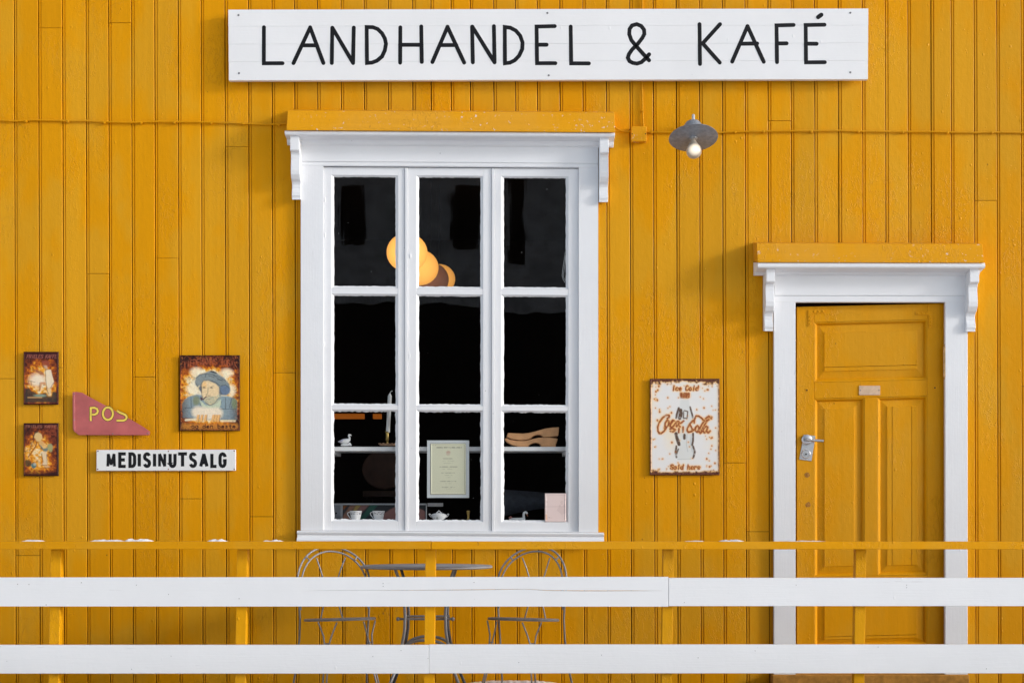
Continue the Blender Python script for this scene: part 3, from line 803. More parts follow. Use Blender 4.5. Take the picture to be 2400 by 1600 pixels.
M_RUST = printed('rusted_enamel_print', .6, .25, 0, .0007, 300)
RUST_D = lin(52, 20, 16); RUST_M = lin(120, 52, 24); RUST_O = lin(190, 95, 20); GLOW = lin(238, 165, 40); CREAM = lin(243, 224, 178)
def rust_ground(p, light):
    """bare rust -> orange -> cream by how much paint is left (light 0..1)"""
    n = p.noise(.16, 4); t = np.clip(light + (n - .5) * .75, 0, 1)
    stops = [(0, RUST_D), (.22, RUST_M), (.42, RUST_O), (.62, GLOW), (.85, CREAM), (1, lin(240, 228, 200))]
    for ch in range(3):
        p.c[..., ch] = np.interp(t, [q for q, _ in stops], [c[ch] for _, c in stops])
    bl = p.noise(.09, 4); bl2 = p.noise(.35, 2)
    p.over(np.clip((bl - .56) * 9, 0, 1) * np.clip((bl2 - .35) * 4, 0, 1) * np.clip(1.2 - light, 0, 1), RUST_M, .8)
    p.over((bl2 > .66) * np.clip(1.15 - light, 0, 1), RUST_D, .6)
    p.h += (n - .5) * .9
    return t

# sailor portrait
def q1(x, y): return (410 + x / 7.841, 820 + y / 7.841)
p = Pic(421, 832, 562, 1009.5, 124, 156, 1)
v = 1 - np.hypot((p.U - .5) / .56, (p.V - .50) / .60) ** 2.2
rust_ground(p, np.clip(.16 + v * .92, 0, 1) * np.clip((p.V - .10) / .12, .25, 1) * np.clip((.97 - p.V) / .10, .2, 1))
for (x, y, rx, ry) in ((400, 400, 130, 90), (950, 420, 130, 90), (310, 720, 110, 90), (1050, 740, 80, 110)):
    p.over(p.ell(*q1(x, y), rx / 7.84, ry / 7.84, .7), lin(246, 232, 200), .8)
Q = lambda L: [q1(x, y) for x, y in L]
coat = p.poly(Q([(150, 1250), (130, 1000), (170, 920), (260, 850), (400, 815), (520, 830), (800, 840), (960, 840), (1080, 880), (1140, 930), (1140, 1285), (840, 1290), (420, 1260)]), 2)
p.over(coat, lin(120, 146, 158), .92); p.h += coat * .5
fade = np.clip((np.abs(p.U - .5) - .33) / .13, 0, 1)
p.over(coat * fade, lin(92, 78, 60), .75)
for st in ([(440, 870), (470, 1010), (520, 1060)], [(295, 860), (300, 1050)], [(860, 950), (810, 1080)], [(930, 880), (930, 1070)], [(1040, 900), (1000, 1060)], [(180, 1060), (300, 1060), (500, 1060)], [(800, 1085), (1110, 1080)], [(350, 1190), (430, 1080)], [(850, 1180), (850, 1270)], [(1080, 960), (1030, 1060)], [(200, 1245), (340, 1250)], [(860, 1280), (1120, 1280)]):
    p.over(p.stroke(Q(st), .7), lin(54, 66, 82), .8)
p.over(p.ell(*q1(390, 930), 9, 13, .6), lin(128, 134, 96), .8); p.over(p.ell(*q1(1090, 980), 7, 14, .6), lin(126, 140, 96), .7)
p.over(p.poly(Q([(440, 900), (560, 1010), (700, 1010), (850, 900), (850, 1000), (790, 1110), (640, 1110), (500, 1050)]), 2), lin(196, 206, 178), .95)
hair = p.poly(Q([(430, 700), (470, 640), (520, 560), (800, 560), (1000, 620), (1010, 740), (950, 830), (850, 830), (820, 900), (780, 800), (500, 800), (450, 740)]), 2)
p.over(hair, lin(86, 98, 112), .95)
face = p.poly(Q([(490, 650), (510, 570), (600, 560), (740, 610), (810, 680), (810, 850), (760, 960), (660, 1020), (560, 960), (500, 850)]), 2)
p.over(face, lin(232, 205, 160), .97); p.h += face * .6
p.over(p.ell(*q1(540, 640), 6, 10, .7), lin(240, 190, 120), .7)
beard = p.poly(Q([(500, 860), (560, 870), (640, 850), (760, 850), (820, 800), (850, 860), (790, 960), (690, 1030), (600, 1020), (540, 960)]), 2)
p.over(beard * np.clip(p.noise(.35, 2) * 1.6, 0, 1), lin(176, 178, 152), .9); p.h += beard * .3
hat = p.poly(Q([(370, 570), (390, 500), (450, 445), (540, 425), (620, 390), (700, 380), (790, 435), (900, 505), (980, 600), (1020, 700), (1010, 780), (950, 830), (880, 830), (840, 760), (820, 680), (740, 600), (620, 550), (530, 560), (470, 640), (420, 680), (380, 640)]), 2)
p.over(hat, lin(126, 138, 140), .95); p.h += hat * .8
p.over(p.poly(Q([(640, 400), (660, 375), (740, 395), (800, 435), (720, 425)]), 1), lin(52, 48, 56), .9)
p.over(p.poly(Q([(840, 660), (960, 650), (1015, 720), (1000, 790), (930, 830), (870, 820), (830, 740)]), 2), lin(98, 118, 146), .8)
for st in ([(385, 520), (470, 450), (580, 440), (700, 450), (820, 500), (940, 570)], [(470, 640), (530, 560), (620, 550), (740, 590), (820, 650)], [(570, 440), (560, 500)], [(700, 450), (780, 520), (880, 560)], [(840, 660), (930, 640), (1000, 700)], [(380, 600), (420, 670)], [(620, 470), (720, 500)], [(780, 540), (860, 560)]):
    p.over(p.stroke(Q(st), .65), lin(48, 58, 72), .75)
for st in ([(500, 690), (560, 665)], [(640, 690), (710, 660)], [(530, 690), (570, 695)], [(650, 695), (700, 695)], [(610, 690), (600, 800), (570, 830), (650, 835)], [(560, 870), (620, 850), (700, 860)], [(580, 905), (650, 905)]):
    p.over(p.stroke(Q(st), .7), lin(110, 98, 84), .6)
p.over(p.stroke(Q([(575, 855), (520, 910), (485, 880)]), 1.3), lin(88, 52, 60), .95); p.over(p.stroke(Q([(480, 880), (490, 910)]), 2.2), lin(80, 50, 60), .9)
for k, (x, y) in enumerate(((430, 1140), (540, 1160), (650, 1170), (760, 1160))):
    p.over(p.ell(*q1(x, y), 17, 15, .5), lin(236, 220, 194), .95)
for k, x in enumerate((410, 480, 550, 690, 740, 790)):
    p.over(p.stroke(Q([(x + 20, 1210), (x, 1290 + 10 * (k % 2))]), 3.2), lin(232, 178, 110), .95); p.over(p.stroke(Q([(x + 45, 1190), (x + 25, 1310)]), .6), lin(120, 70, 40), .8)
p.over(p.stroke(Q([(200, 1285), (380, 1270)]), 2.6, 2), lin(236, 222, 190), .9); p.over(p.stroke(Q([(850, 1300), (1100, 1300)]), 2.4, 2), lin(240, 222, 180), .9)
tex = .80 + .42 * p.noise(.5, 3); p.c *= np.clip(tex, .6, 1.2)[..., None]
for (x, y) in ((535, 690), (672, 690)): p.over(p.ell(*q1(x, y), 2.6, 1.4, .5), lin(60, 60, 66), .9)
p.over(p.stroke(Q([(485, 650), (490, 800), (510, 880)]), .7), lin(110, 84, 60), .7); p.over(p.stroke(Q([(560, 960), (640, 1020), (740, 970), (800, 880)]), .8), lin(70, 88, 96), .7)
t = p.text('TIEDEMANNS TOBAK', *[q1(x, 0)[0] for x in (150, 1140)], q1(0, 330)[1], 14, 1.0, 8)
p.over(t * np.clip(p.noise(.3, 2) * 1.7 - .2, 0, 1), lin(176, 92, 58), .85); p.h += t * .8
t = p.text('og den beste', *[q1(x, 0)[0] for x in (300, 1120)], q1(0, 1432)[1], 9, 1.0)
p.over(p.stroke(Q([(180, 1400), (1120, 1400)]), 7, 8), lin(226, 150, 60), .6); p.over(t, lin(56, 18, 18), .95); p.h += t * .8
sp = (p.noise(.5, 2) > .70) * np.clip(1 - p.edge() / 22, 0, 1); p.over(sp, lin(30, 12, 12), .9)
sp = (p.noise(.45, 2) > .70) * np.clip(1 - p.edge() / 16, 0, 1); p.over(sp, lin(190, 120, 60), .8)
p.over(np.clip((3 - p.edge()) / 2, 0, 1), lin(44, 16, 16), .85)
t1 = thing('rusty_sign', 'large rusty enamel picture sign of a bearded man with hat and pipe', 'sign', P(491, 1009, .02))
p.build('plate', t1, .016, M_RUST)

# two small tall signs
def small(seed, y0, y1, loc_y, label):
    p = Pic(55, y0, 137, y1, 84, 126, seed); return p, thing('rusty_sign', label, 'sign', P(96, loc_y, .02))
p, t2 = small(2, 824, 948, 948, 'small rusty picture sign with a walking child, above the other small one')
def q2(x, y): return (44 + x / 11.2, 816 + y / 11.2)
Q = lambda L: [q2(x, y) for x, y in L]
v = 1 - np.hypot((p.U - .5) / .60, (p.V - .58) / .52) ** 2
rust_ground(p, np.clip(.12 + v * .58, 0, 1))
p.over(np.clip((.145 - p.V) / .02, 0, 1), lin(58, 22, 22), .92)
t = p.text('FRIELES KAFFE', q2(200, 0)[0], q2(1000, 0)[0], q2(0, 258)[1], 8, .75, 0, .25)
p.over(t, lin(168, 96, 84), .75); p.h += t * .7
p.over(p.ell(*q2(500, 830), 22, 17, .7), lin(240, 222, 196), .9)
for L, c, a in (([(700, 570), (840, 560), (890, 760), (930, 880), (880, 1010), (760, 1060), (710, 900), (700, 700)], lin(236, 220, 190), .9),
                ([(620, 330), (720, 320), (800, 350), (800, 460), (720, 540), (610, 480)], lin(150, 72, 52), .85),
                ([(640, 450), (740, 450), (760, 540), (690, 540)], lin(206, 170, 140), .8),
                ([(370, 570), (470, 560), (640, 620), (680, 700), (580, 700), (480, 630)], lin(160, 96, 66), .85),
                ([(560, 890), (700, 880), (700, 960), (610, 940), (570, 1130), (450, 1130), (545, 1080)], lin(200, 130, 80), .8),
                ([(730, 1060), (850, 1030), (850, 1250), (770, 1250)], lin(232, 200, 150), .9)):
    m_ = p.poly(Q(L), 2); p.over(m_, c, a); p.h += m_ * .7
low = p.poly(Q([(170, 1060), (290, 1050), (330, 1130), (430, 1150), (460, 1210), (640, 1190), (700, 1160), (760, 1260), (860, 1260), (880, 1150), (930, 1130), (1000, 1170), (1000, 1420), (160, 1420)]), 3)
p.over(low, lin(58, 52, 46), .92); p.over(p.ell(*q2(560, 1240), 16, 4, .6), lin(140, 160, 140), .8); p.over(p.stroke(Q([(240, 1290), (600, 1290)]), 1.4), lin(196, 150, 96), .8)
for st in ([(700, 570), (710, 800), (730, 1060), (790, 1200)], [(870, 600), (930, 880), (830, 1040)], [(550, 900), (545, 1110)], [(200, 860), (320, 860), (430, 890)], [(320, 870), (330, 980)], [(640, 960), (700, 970)]):
    p.over(p.stroke(Q(st), .55), lin(104, 56, 34), .85)
p.over(np.clip((5 - p.edge()) / 2.5, 0, 1) * np.clip(p.noise(.3, 2) * 2 - .1, 0, 1), lin(70, 24, 22), .9); p.over(np.clip((1.6 - p.edge()) / 1, 0, 1), lin(36, 12, 12), .8)
p.build('plate', t2, .016, M_RUST)
p, t3 = small(3, 991, 1115, 1115, 'small rusty picture sign with a bending child and ball')
def q3(x, y): return (44 + x / 11.2, 982 + y / 11.2)
Q = lambda L: [q3(x, y) for x, y in L]
v = 1 - np.hypot((p.U - .40) / .55, (p.V - .62) / .50) ** 2
rust_ground(p, np.clip(.18 + v * .54, 0, 1)); p.over(np.clip((p.U - .45) * 2.5, 0, 1) * np.clip((.42 - p.V) * 5, 0, 1) * (p.noise(.3, 3) > .42), lin(146, 66, 40), .7)
t = p.text('FRIELES KAFFE', q3(180, 0)[0], q3(990, 0)[0], q3(0, 222)[1], 6, .6); p.over(t, lin(186, 120, 100), .55); p.h += t * .6
for L, c, a in (([(400, 470), (420, 370), (520, 340), (600, 400), (620, 500), (560, 580), (470, 580)], lin(222, 190, 130), .9),
                ([(520, 560), (600, 560), (760, 700), (720, 860), (640, 830), (590, 720), (530, 650)], lin(224, 184, 120), .7),
                ([(530, 640), (600, 700), (650, 780), (760, 740), (780, 800), (720, 860), (640, 820), (580, 740)], lin(84, 118, 120), .9),
                ([(760, 650), (850, 640), (900, 720), (880, 840), (830, 870), (750, 780)], lin(150, 158, 112), .9),
                ([(600, 850), (720, 850), (740, 960), (750, 1190), (600, 1200), (640, 1120)], lin(228, 202, 164), .95),
                ([(640, 1200), (760, 1200), (830, 1260), (700, 1280)], lin(214, 170, 120), .9),
                ([(170, 1070), (260, 1060), (340, 1130), (340, 1230), (180, 1240)], lin(60, 56, 40), .85)):
    m_ = p.poly(Q(L), 2); p.over(m_, c, a); p.h += m_ * .7
p.over(p.ell(*q3(395, 1215), 6.5, 6.5, .3), lin(70, 112, 116), .95); p.over(p.ell(*q3(420, 1180), 4, 4, .6), lin(190, 190, 170), .7)
p.over(np.clip((p.V - .88) * 12, 0, 1), lin(50, 18, 16), .85); p.over(p.stroke(Q([(400, 560), (380, 470), (420, 370), (500, 320)]), 1.2), lin(76, 62, 44), .85)
for st in ([(480, 600), (440, 720), (250, 990)],): p.over(p.stroke(Q(st), 1.4), lin(150, 84, 30), .9)
for st in ([(590, 900), (640, 1120)], [(730, 930), (750, 1190)], [(580, 1200), (740, 1200)], [(700, 1275), (820, 1265)], [(900, 780), (860, 900)]): p.over(p.stroke(Q(st), .55), lin(96, 66, 44), .85)
p.over(np.clip((5.5 - p.edge()) / 3, 0, 1) * np.clip(p.noise(.3, 2) * 2, 0, 1), lin(58, 20, 18), .9); p.over(np.clip((2 - p.edge()) / 1, 0, 1), lin(32, 10, 12), .85)
p.build('plate', t3, .016, M_RUST)

# white drink sign
def q4(x, y): return (1510 + x / 6.374, 876 + y / 6.374)
Q = lambda L: [q4(x, y) for x, y in L]
p = Pic(1523, 887, 1686.5, 1113, 150, 206, 4)
p.c[:] = lin(228, 226, 224)
n = p.noise(.02, 3); p.over(np.clip((n - .55) * 3, 0, 1), lin(240, 222, 190), .6)
ink = np.zeros_like(p.X)
ink = np.maximum(ink, p.text('Ice Cold', q4(410, 0)[0], q4(810, 0)[0], q4(0, 245)[1], 11, 1.6, 0, .15))
ink = np.maximum(ink, p.text('Sold here', q4(385, 0)[0], q4(840, 0)[0], q4(0, 1420)[1], 10.5, 1.6, 0, .1))
ink = np.maximum(ink, p.poly(Q([(532, 278), (680, 276), (684, 350), (660, 360), (540, 360)]), 1))
SCRIPT = [[(345, 660), (378, 645), (372, 615), (335, 612), (280, 650), (230, 715), (202, 790), (205, 850), (225, 885), (255, 885), (300, 850), (330, 800)],
          [(345, 685), (315, 730), (310, 780), (335, 795), (365, 760), (372, 710), (345, 685)], [(365, 720), (400, 745), (430, 700)],
          [(450, 695), (425, 690), (395, 730), (388, 785), (410, 800), (445, 770), (470, 730)], [(505, 705), (480, 720), (468, 765), (485, 785), (510, 760), (520, 710), (515, 770), (535, 785)],
          [(385, 820), (430, 812), (465, 832), (432, 862), (392, 855)], [(545, 735), (590, 700)], [(520, 810), (515, 872)], [(582, 790), (580, 862)],
          [(745, 730), (750, 680), (775, 625), (815, 628), (860, 660), (905, 700), (955, 690), (1008, 642)], [(735, 690), (690, 735), (650, 800), (640, 845), (660, 868), (700, 860), (745, 830)],
          [(795, 770), (765, 800), (765, 850), (790, 870), (815, 830), (815, 790), (795, 770)], [(965, 628), (925, 660), (870, 740), (830, 810), (820, 865), (840, 885), (880, 840)], [(985, 640), (900, 760), (850, 850)],
          [(930, 780), (895, 800), (880, 850), (900, 880), (930, 850), (950, 790), (935, 860), (955, 880), (985, 850)], [(690, 765), (715, 810), (720, 850)]]
for st in SCRIPT: ink = np.maximum(ink, p.stroke(Q(st), 2.0, .9))
bott = np.zeros_like(p.X)
for st, w in (([(515, 510), (485, 610), (478, 655)], 1.6), ([(545, 540), (530, 660)], 2.4), ([(685, 495), (715, 600), (725, 650)], 1.3), ([(600, 545), (650, 560), (640, 660), (585, 660), (590, 560)], .8), ([(570, 560), (560, 640)], .9),
              ([(475, 890), (490, 960), (520, 1050)], 2.4), ([(730, 890), (728, 1000), (715, 1060)], 1.5), ([(480, 1080), (468, 1170), (480, 1240)], 1.5), ([(730, 1080), (755, 1160), (735, 1250)], 1.5), ([(510, 1120), (485, 1190)], 1.0), ([(600, 910), (600, 960)], 2.0)):
    bott = np.maximum(bott, p.stroke(Q(st), w * 1.6, .9))
p.over(p.poly(Q([(540, 380), (665, 380), (680, 480), (730, 640), (735, 900), (720, 1060), (750, 1160), (730, 1270), (490, 1275), (470, 1170), (510, 1060), (470, 880), (490, 620), (530, 480)]), 3), lin(206, 210, 208), .55)
for st in ([(640, 890), (630, 1060), (650, 1160)], [(700, 900), (690, 1060), (720, 1170)], [(500, 1275), (700, 1270)]): p.over(p.stroke(Q(st), .7), lin(150, 156, 158), .5)
dots = np.zeros_like(p.X)
for k in range(260):
    x, y = p.rng.rand(2); x = (x * .9 + .05); w = .12 + .80 * min(1, (abs(x - .5) * 2.1) ** 1.6) * (1 if not (.3 < y < .75 and x < .45) else .5)
    if p.rng.rand() > w: continue
    r = .7 + 1.3 * p.rng.rand() ** 2; cx, cy = p.x0 + x * 163.5, p.y0 + (y * .92 + .04) * 226
    dots = np.maximum(dots, np.clip((r - np.hypot(p.X - cx, (p.Y - cy) * .85)) / .7 + .5, 0, 1))
ed = p.edge(); nz = p.noise(.22, 3)
top = np.clip(1 - (p.Y - p.y0) / (3 + 26 * nz ** 1.5 * (.35 + abs(p.U - .5) * 1.9)), 0, 1); bot = np.clip(1 - (p.y1 - p.Y) / (5 + 14 * nz ** 1.4 * (.5 + abs(p.U - .5) * 1.2)), 0, 1); sid = np.clip(1 - np.minimum(p.X - p.x0, p.x1 - p.X) / (1.2 + 3.5 * nz), 0, 1)
edge_r = np.clip(np.maximum(np.maximum(top, bot), sid) * 3, 0, 1)
allr = np.maximum(np.maximum(ink * np.clip((nz - .3) * 5, .35, 1), dots), edge_r)
halo = allr.copy()
for _ in range(9):
    q = np.pad(halo, 1, mode='edge'); halo = np.maximum(halo * .95, (q[:-2, 1:-1] + q[2:, 1:-1] + q[1:-1, :-2] + q[1:-1, 2:]) / 4)
p.over(np.clip(halo * 1.9, 0, 1), lin(240, 182, 96), .85)
p.over(np.maximum(bott * np.clip(nz * 2.4, .3, 1), 0), lin(86, 62, 46), .97)
p.over(np.maximum(ink * np.clip((p.noise(.4, 2) - .22) * 6, .35, 1), dots), lin(158, 80, 34), .95); p.over(ink * (p.noise(.6, 2) > .55), lin(128, 58, 34), .7)
p.over(edge_r, lin(92, 44, 34), .95); p.over(edge_r * (p.noise(.5, 2) > .6), lin(58, 28, 26), .8)
p.h += ink * .9 + bott * .5 - dots * .3 + edge_r * (nz - .5)
t4 = thing('drink_sign', 'white rust pitted enamel sign with a bottle and red brown script, between window and door', 'sign', P(1604, 1113, .02))
p.build('plate', t4, .016, M_RUST)
for o, (xa, xb, ya, yb) in ((t4, (1530, 1680, 894, 1106)), (t1, (426, 557, 838, 1004))):
    for x in (xa, xb):
        for y in (ya, yb): part('nail', MB().lathe([(.0042, 0), (.0035, .0012), (.0003, .002)], P(x, y, .0165), 8, (0, -1, 0)), m_rust, o)

# ------------------------------------------------------------------ cables, junction box, lamp
def cable(pts, label, clips, d=.010, nd=6):
    base = P(*pts[0], d); t = thing('cable', label, 'cable', base, 'ochre painted cables on the wall')
    ps_ = []
    for i in range(len(pts) - 1):
        for k in range(nd):
            f = k / nd; ps_.append(P(pts[i][0] + (pts[i + 1][0] - pts[i][0]) * f, pts[i][1] + (pts[i + 1][1] - pts[i][1]) * f, d))
    ps_.append(P(*pts[-1], d))
    # soften corners
    sm = [ps_[0]] + [(ps_[i - 1] + ps_[i] * 2 + ps_[i + 1]) / 4 for i in range(1, len(ps_) - 1)] + [ps_[-1]]
    part('cord', MB().tube(sm, .0052, 8), M_CABLE, t, smooth=True)
    for (x, y) in clips:
        part('clip', MB().lathe([(.0075, -.008), (.0082, 0), (.0075, .006), (.001, .0075)], P(x, y + 2, d), 8, (0, -1, 0)), M_CABLE, t)
cl = [(61, 283), (159, 283.5), (245, 286), (331, 286), (409, 286), (495, 286.5), (570, 288), (654, 291)]
cable([(-160, 284), (0, 282), (40, 284), (75, 281), (110, 282), (159, 283), (200, 283), (245, 285.5), (300, 287), (331, 286.5), (370, 285), (409, 285.5), (470, 286), (540, 288), (620, 292), (654, 290.5), (675, 289)],
      'thin ochre painted cable running from left edge to the window hood', cl)
cable([(1441, 298), (1448, 303), (1458, 307), (1470, 308.5), (1482, 308)], 'short sagging ochre cable between the window hood and the junction box', [])
cable([(1505, -180), (1505.5, 60), (1505, 200), (1506, 258), (1508, 297)], 'upright ochre cable dropping from behind the white sign to the junction box', [(1506, 258)])
cable([(1512, 308), (1526, 310), (1570, 310.5), (1660, 312), (1723, 309), (1790, 308), (1850, 307), (1902, 307), (1960, 306), (2012, 308), (2070, 308.5), (2116, 309), (2170, 308.5), (2221, 310), (2280, 311), (2325, 310), (2400, 311), (2560, 312)],
      'thin ochre painted cable running right from the junction box behind the wall lamp', [(1527, 308), (1723, 308), (1790, 307), (1902, 307), (2012, 307), (2116, 308), (2221, 309), (2325, 309)])
jb = thing('junction_box', 'small square ochre painted junction box beside the wall lamp', 'junction box', P(1497, 331, .03))
part('case', MB().pbox(1479.5, 296, 1515.5, 331.5, .002, .034), M_HOOD, jb, bevel=.003)
for x in (1482, 1513): part('screw', MB().lathe([(.0035, 0), (.003, .0008), (.0003, .001)], P(x, 314, .0345), 8, (0, -1, 0)), M_BLACK, jb)

wl = thing('wall_lamp', 'grey enamel barn lamp with a lit bare bulb, hanging between sign and door', 'lamp', P(1625, 324, .03))
LC = P(1625, 323, .26); ax = Vector((0, -math.sin(R(17)), -math.cos(R(17))))   # lamp axis, opening down and outwards
m_sh = plain('grey_lamp_enamel', (.21, .235, .275), .4, .45, 0, .22, 45, .001)
m_in = plain('worn_lamp_enamel', (.075, .077, .087), .5, .4, 0, .45, 70, .001)
part('shade', MB().lathe([(.004, -.102), (.026, -.100), (.042, -.092), (.050, -.078), (.054, -.060), (.064, -.046), (.137, -.001), (.1385, .002), (.1365, .003)], LC, 48, ax), m_sh, wl, smooth=True)
part('shade_lining', MB().lathe([(.1362, .0025), (.054, -.035), (.040, -.040), (.038, -.030), (.037, -.040), (.002, -.041)], LC, 48, ax), m_in, wl, smooth=True)
part('socket_recess', MB().lathe([(.052, -.0395), (.047, -.0385), (.002, -.0385)], LC, 24, ax), plain('dark_recess', (.012, .012, .013), .7, .2), wl, smooth=True)
part('socket', MB().lathe([(.021, -.040), (.022, .006), (.019, .012), (.002, .012)], LC, 20, ax), plain('pale_socket', (.33, .33, .34), .4, .4), wl, smooth=True)
gb = G('lit_bulb_glass'); gb.base((.30, .26, .22), .08, .6)
hot = LC + ax * .090 + Vector((0, -.035, .004))
vd = gb.n('VectorMath', operation='DISTANCE'); gb.l(gb.n('NewGeometry').outputs['Position'], vd.inputs[0]); vd.inputs[1].default_value = hot
gb.b.inputs['Emission Color'].default_value = (1, .84, .64, 1); gb.l(gb.ramp(vd.outputs['Value'], .004, .040, .85, .04), gb.b.inputs['Emission Strength'])
part('bulb', MB().lathe([(.013, .006), (.0135, .020), (.018, .032), (.030, .050), (.0405, .070), (.0435, .085), (.041, .102), (.033, .116), (.018, .126), (.002, .129)], LC, 28, ax), gb.m, wl, smooth=True)
top = LC - ax * .096
part('arm', MB().tube([top - Vector((0, 0, .004)), P(1625, 283, .222), P(1625, 276, .21), P(1625, 272, .19), P(1625, 271, .16), P(1625, 273, .10), P(1625, 279, .05), P(1625, 290, .03), P(1625, 300, .02)], .0085, 10).lathe([(.002, -.012), (.012, -.01), (.016, 0), (.014, .012), (.010, .014)], top - ax * .002, 20, ax), plain('lamp_arm_paint', (.50, .53, .58), .45, .4), wl, smooth=True)
part('wall_plate', MB().lathe([(.034, 0), (.034, .012), (.028, .016), (.001, .016)], P(1625, 308, .002), 16, (0, -1, 0)), m_sh, wl, smooth=True)

# ------------------------------------------------------------------ things in the window
GD = -.06
def W(px, py, d): return P(px, py, d)
shelf_d = -.16
sm_ = thing('shelf', 'thin white shelf board crossing behind the lower window panes', 'shelf', P(1052, 1057, shelf_d))
part('board', MB().pbox(760, 1046.5, 1345, 1056.5, -.26, -.052), M_SHELF, sm_, bevel=.0015)
part('cleat', MB().pbox(752, 1058, 790, 1066, -.30, -.12).pbox(1320, 1058, 1350, 1066, -.30, -.12), M_SHELF, sm_)
_a, _b = P(750, 0, 0), P(1364, 0, 0); _z = P(0, 1218, -.072).z
isl = MB().box((_a.x, .032, _z - .03), (_b.x, .36, _z))
part('inner_sill', isl, M_SHELF, win)

def blob(path, seg=10):
    """rings along a path: (x, z, rx(in depth), rz) in metres, path in x-z plane"""
    m = MB(); rings = []; n = len(path)
    for i, (c, r, ry) in enumerate(path):
        t = (Vector(path[min(i + 1, n - 1)][0]) - Vector(path[max(i - 1, 0)][0])).normalized(); up = Vector((-t.z, 0, t.x))
        rings.append([Vector(c) + up * r * math.cos(2 * math.pi * k / seg) + Vector((0, 1, 0)) * ry * math.sin(2 * math.pi * k / seg) for k in range(seg)])
    return m.loft(rings)
dS = -.095
def k6(x, y): return P(770 + x / 9.224, 900 + y / 9.224, dS)
gs_ = thing('goose_figurine', 'small white porcelain goose figurine standing on the shelf at its left end', 'figurine', k6(380, 1335))
u = 1 / 9.224 * S * (D - dS) / D
part('body', blob([(k6(205, 1240), 8 * u, 8 * u), (k6(260, 1240), 32 * u, 30 * u), (k6(330, 1235), 58 * u, 55 * u), (k6(400, 1225), 55 * u, 50 * u), (k6(445, 1195), 38 * u, 34 * u), (k6(455, 1150), 22 * u, 22 * u), (k6(432, 1115), 18 * u, 18 * u), (k6(440, 1090), 20 * u, 18 * u), (k6(465, 1095), 19 * u, 16 * u), (k6(500, 1112), 4 * u, 4 * u)]), M_CERAM, gs_, smooth=True)
part('wing', blob([(k6(210, 1245) + Vector((0, -.006, 0)), 6 * u, 6 * u), (k6(290, 1225) + Vector((0, -.010, 0)), 26 * u, 12 * u), (k6(390, 1205) + Vector((0, -.009, 0)), 20 * u, 10 * u), (k6(410, 1200) + Vector((0, -.006, 0)), 4 * u, 4 * u)]), plain('lilac_glaze', (.55, .56, .72), .2, .5, 0, .1), gs_, smooth=True)
part('base', blob([(k6(270, 1315), 20 * u, 30 * u), (k6(330, 1310), 30 * u, 40 * u), (k6(420, 1310), 26 * u, 40 * u), (k6(455, 1290), 42 * u, 34 * u), (k6(495, 1325), 12 * u, 20 * u)]), M_CERAM, gs_, smooth=True)

cst = thing('candlestick', 'brass candlestick on a wavy copper dish, standing on the shelf', 'candlestick', k6(1270, 1335))
c = k6(1270, 1335)
part('stem', MB().lathe([(18 * u, 30 * u), (20 * u, 50 * u), (26 * u, 70 * u), (18 * u, 90 * u), (30 * u, 110 * u), (38 * u, 150 * u), (40 * u, 160 * u), (34 * u, 170 * u), (34 * u, 290 * u), (50 * u, 300 * u), (54 * u, 312 * u), (44 * u, 314 * u), (2 * u, 312 * u)], c, 16), M_BRASS, cst, smooth=True)
dish = MB(); rings = []
for (rr, zz, wv) in ((60, 4, 0), (150, 8, 2), (188, 48, 9), (194, 52, 12), (184, 50, 9), (145, 16, 2), (40, 12, 0)):
    rings.append([c + Vector((rr * u * math.cos(t), rr * u * .8 * math.sin(t), (zz + wv * math.sin(t * 12)) * u)) for t in [2 * math.pi * k / 48 for k in range(48)]])
part('dish', dish.loft(rings), M_COPPER, cst, smooth=True)
cn = thing('candle', 'tall white unlit candle leaning slightly in the brass candlestick', 'candle', k6(1285, 1022))
a, b = k6(1284, 1040), k6(1324, 262); dv_ = (b - a)
part('wax', MB().tube([a, b], 43 * u, 16).lathe([(42 * u, -2 * u), (39 * u, 12 * u), (14 * u, 62 * u), (2 * u, 72 * u)], b, 16, dv_), M_WAX, cn, smooth=True)
part('wick', MB().tube([k6(1328, 195), k6(1340, 175), k6(1358, 150), k6(1382, 145)], 7 * u, 6), M_WAX, cn)

dC = -.075
def k7(x, y, d=dC): return P(1170 + x / 6.03, 980 + y / 6.03, d)
def clog(name, pts, dd, label):
    t = thing(name, label, 'clog sole', k7(450, 400), 'bare wooden clog soles on the shelf')
    pp = [(k7(x, y, dd).x, k7(x, y, dd).z) for x, y in pts]
    part('sole', MB().prism(pp, -dd, -dd + .085), M_CLOG, t, bevel=.004, seg=2)
low = [(70, 285), (100, 280), (160, 300), (260, 318), (380, 314), (470, 290), (560, 272), (700, 268), (828, 285), (815, 330), (800, 370), (802, 401), (592, 401), (585, 372), (560, 352), (520, 343), (470, 350), (425, 375), (400, 401), (260, 401), (180, 375), (110, 340)]
upp = [(120, 204), (200, 208), (330, 214), (420, 205), (520, 180), (640, 145), (740, 128), (848, 122), (842, 190), (834, 250), (700, 262), (616, 268), (608, 250), (580, 233), (540, 230), (500, 240), (465, 262), (445, 284), (380, 304), (280, 308), (180, 292), (100, 268)]
clog('clog_sole', low, -.070, 'bare wooden clog sole lying on the shelf, lower of the two')
clog('clog_sole', upp, -.068, 'bare wooden clog sole with high heel, lying on top of the other')

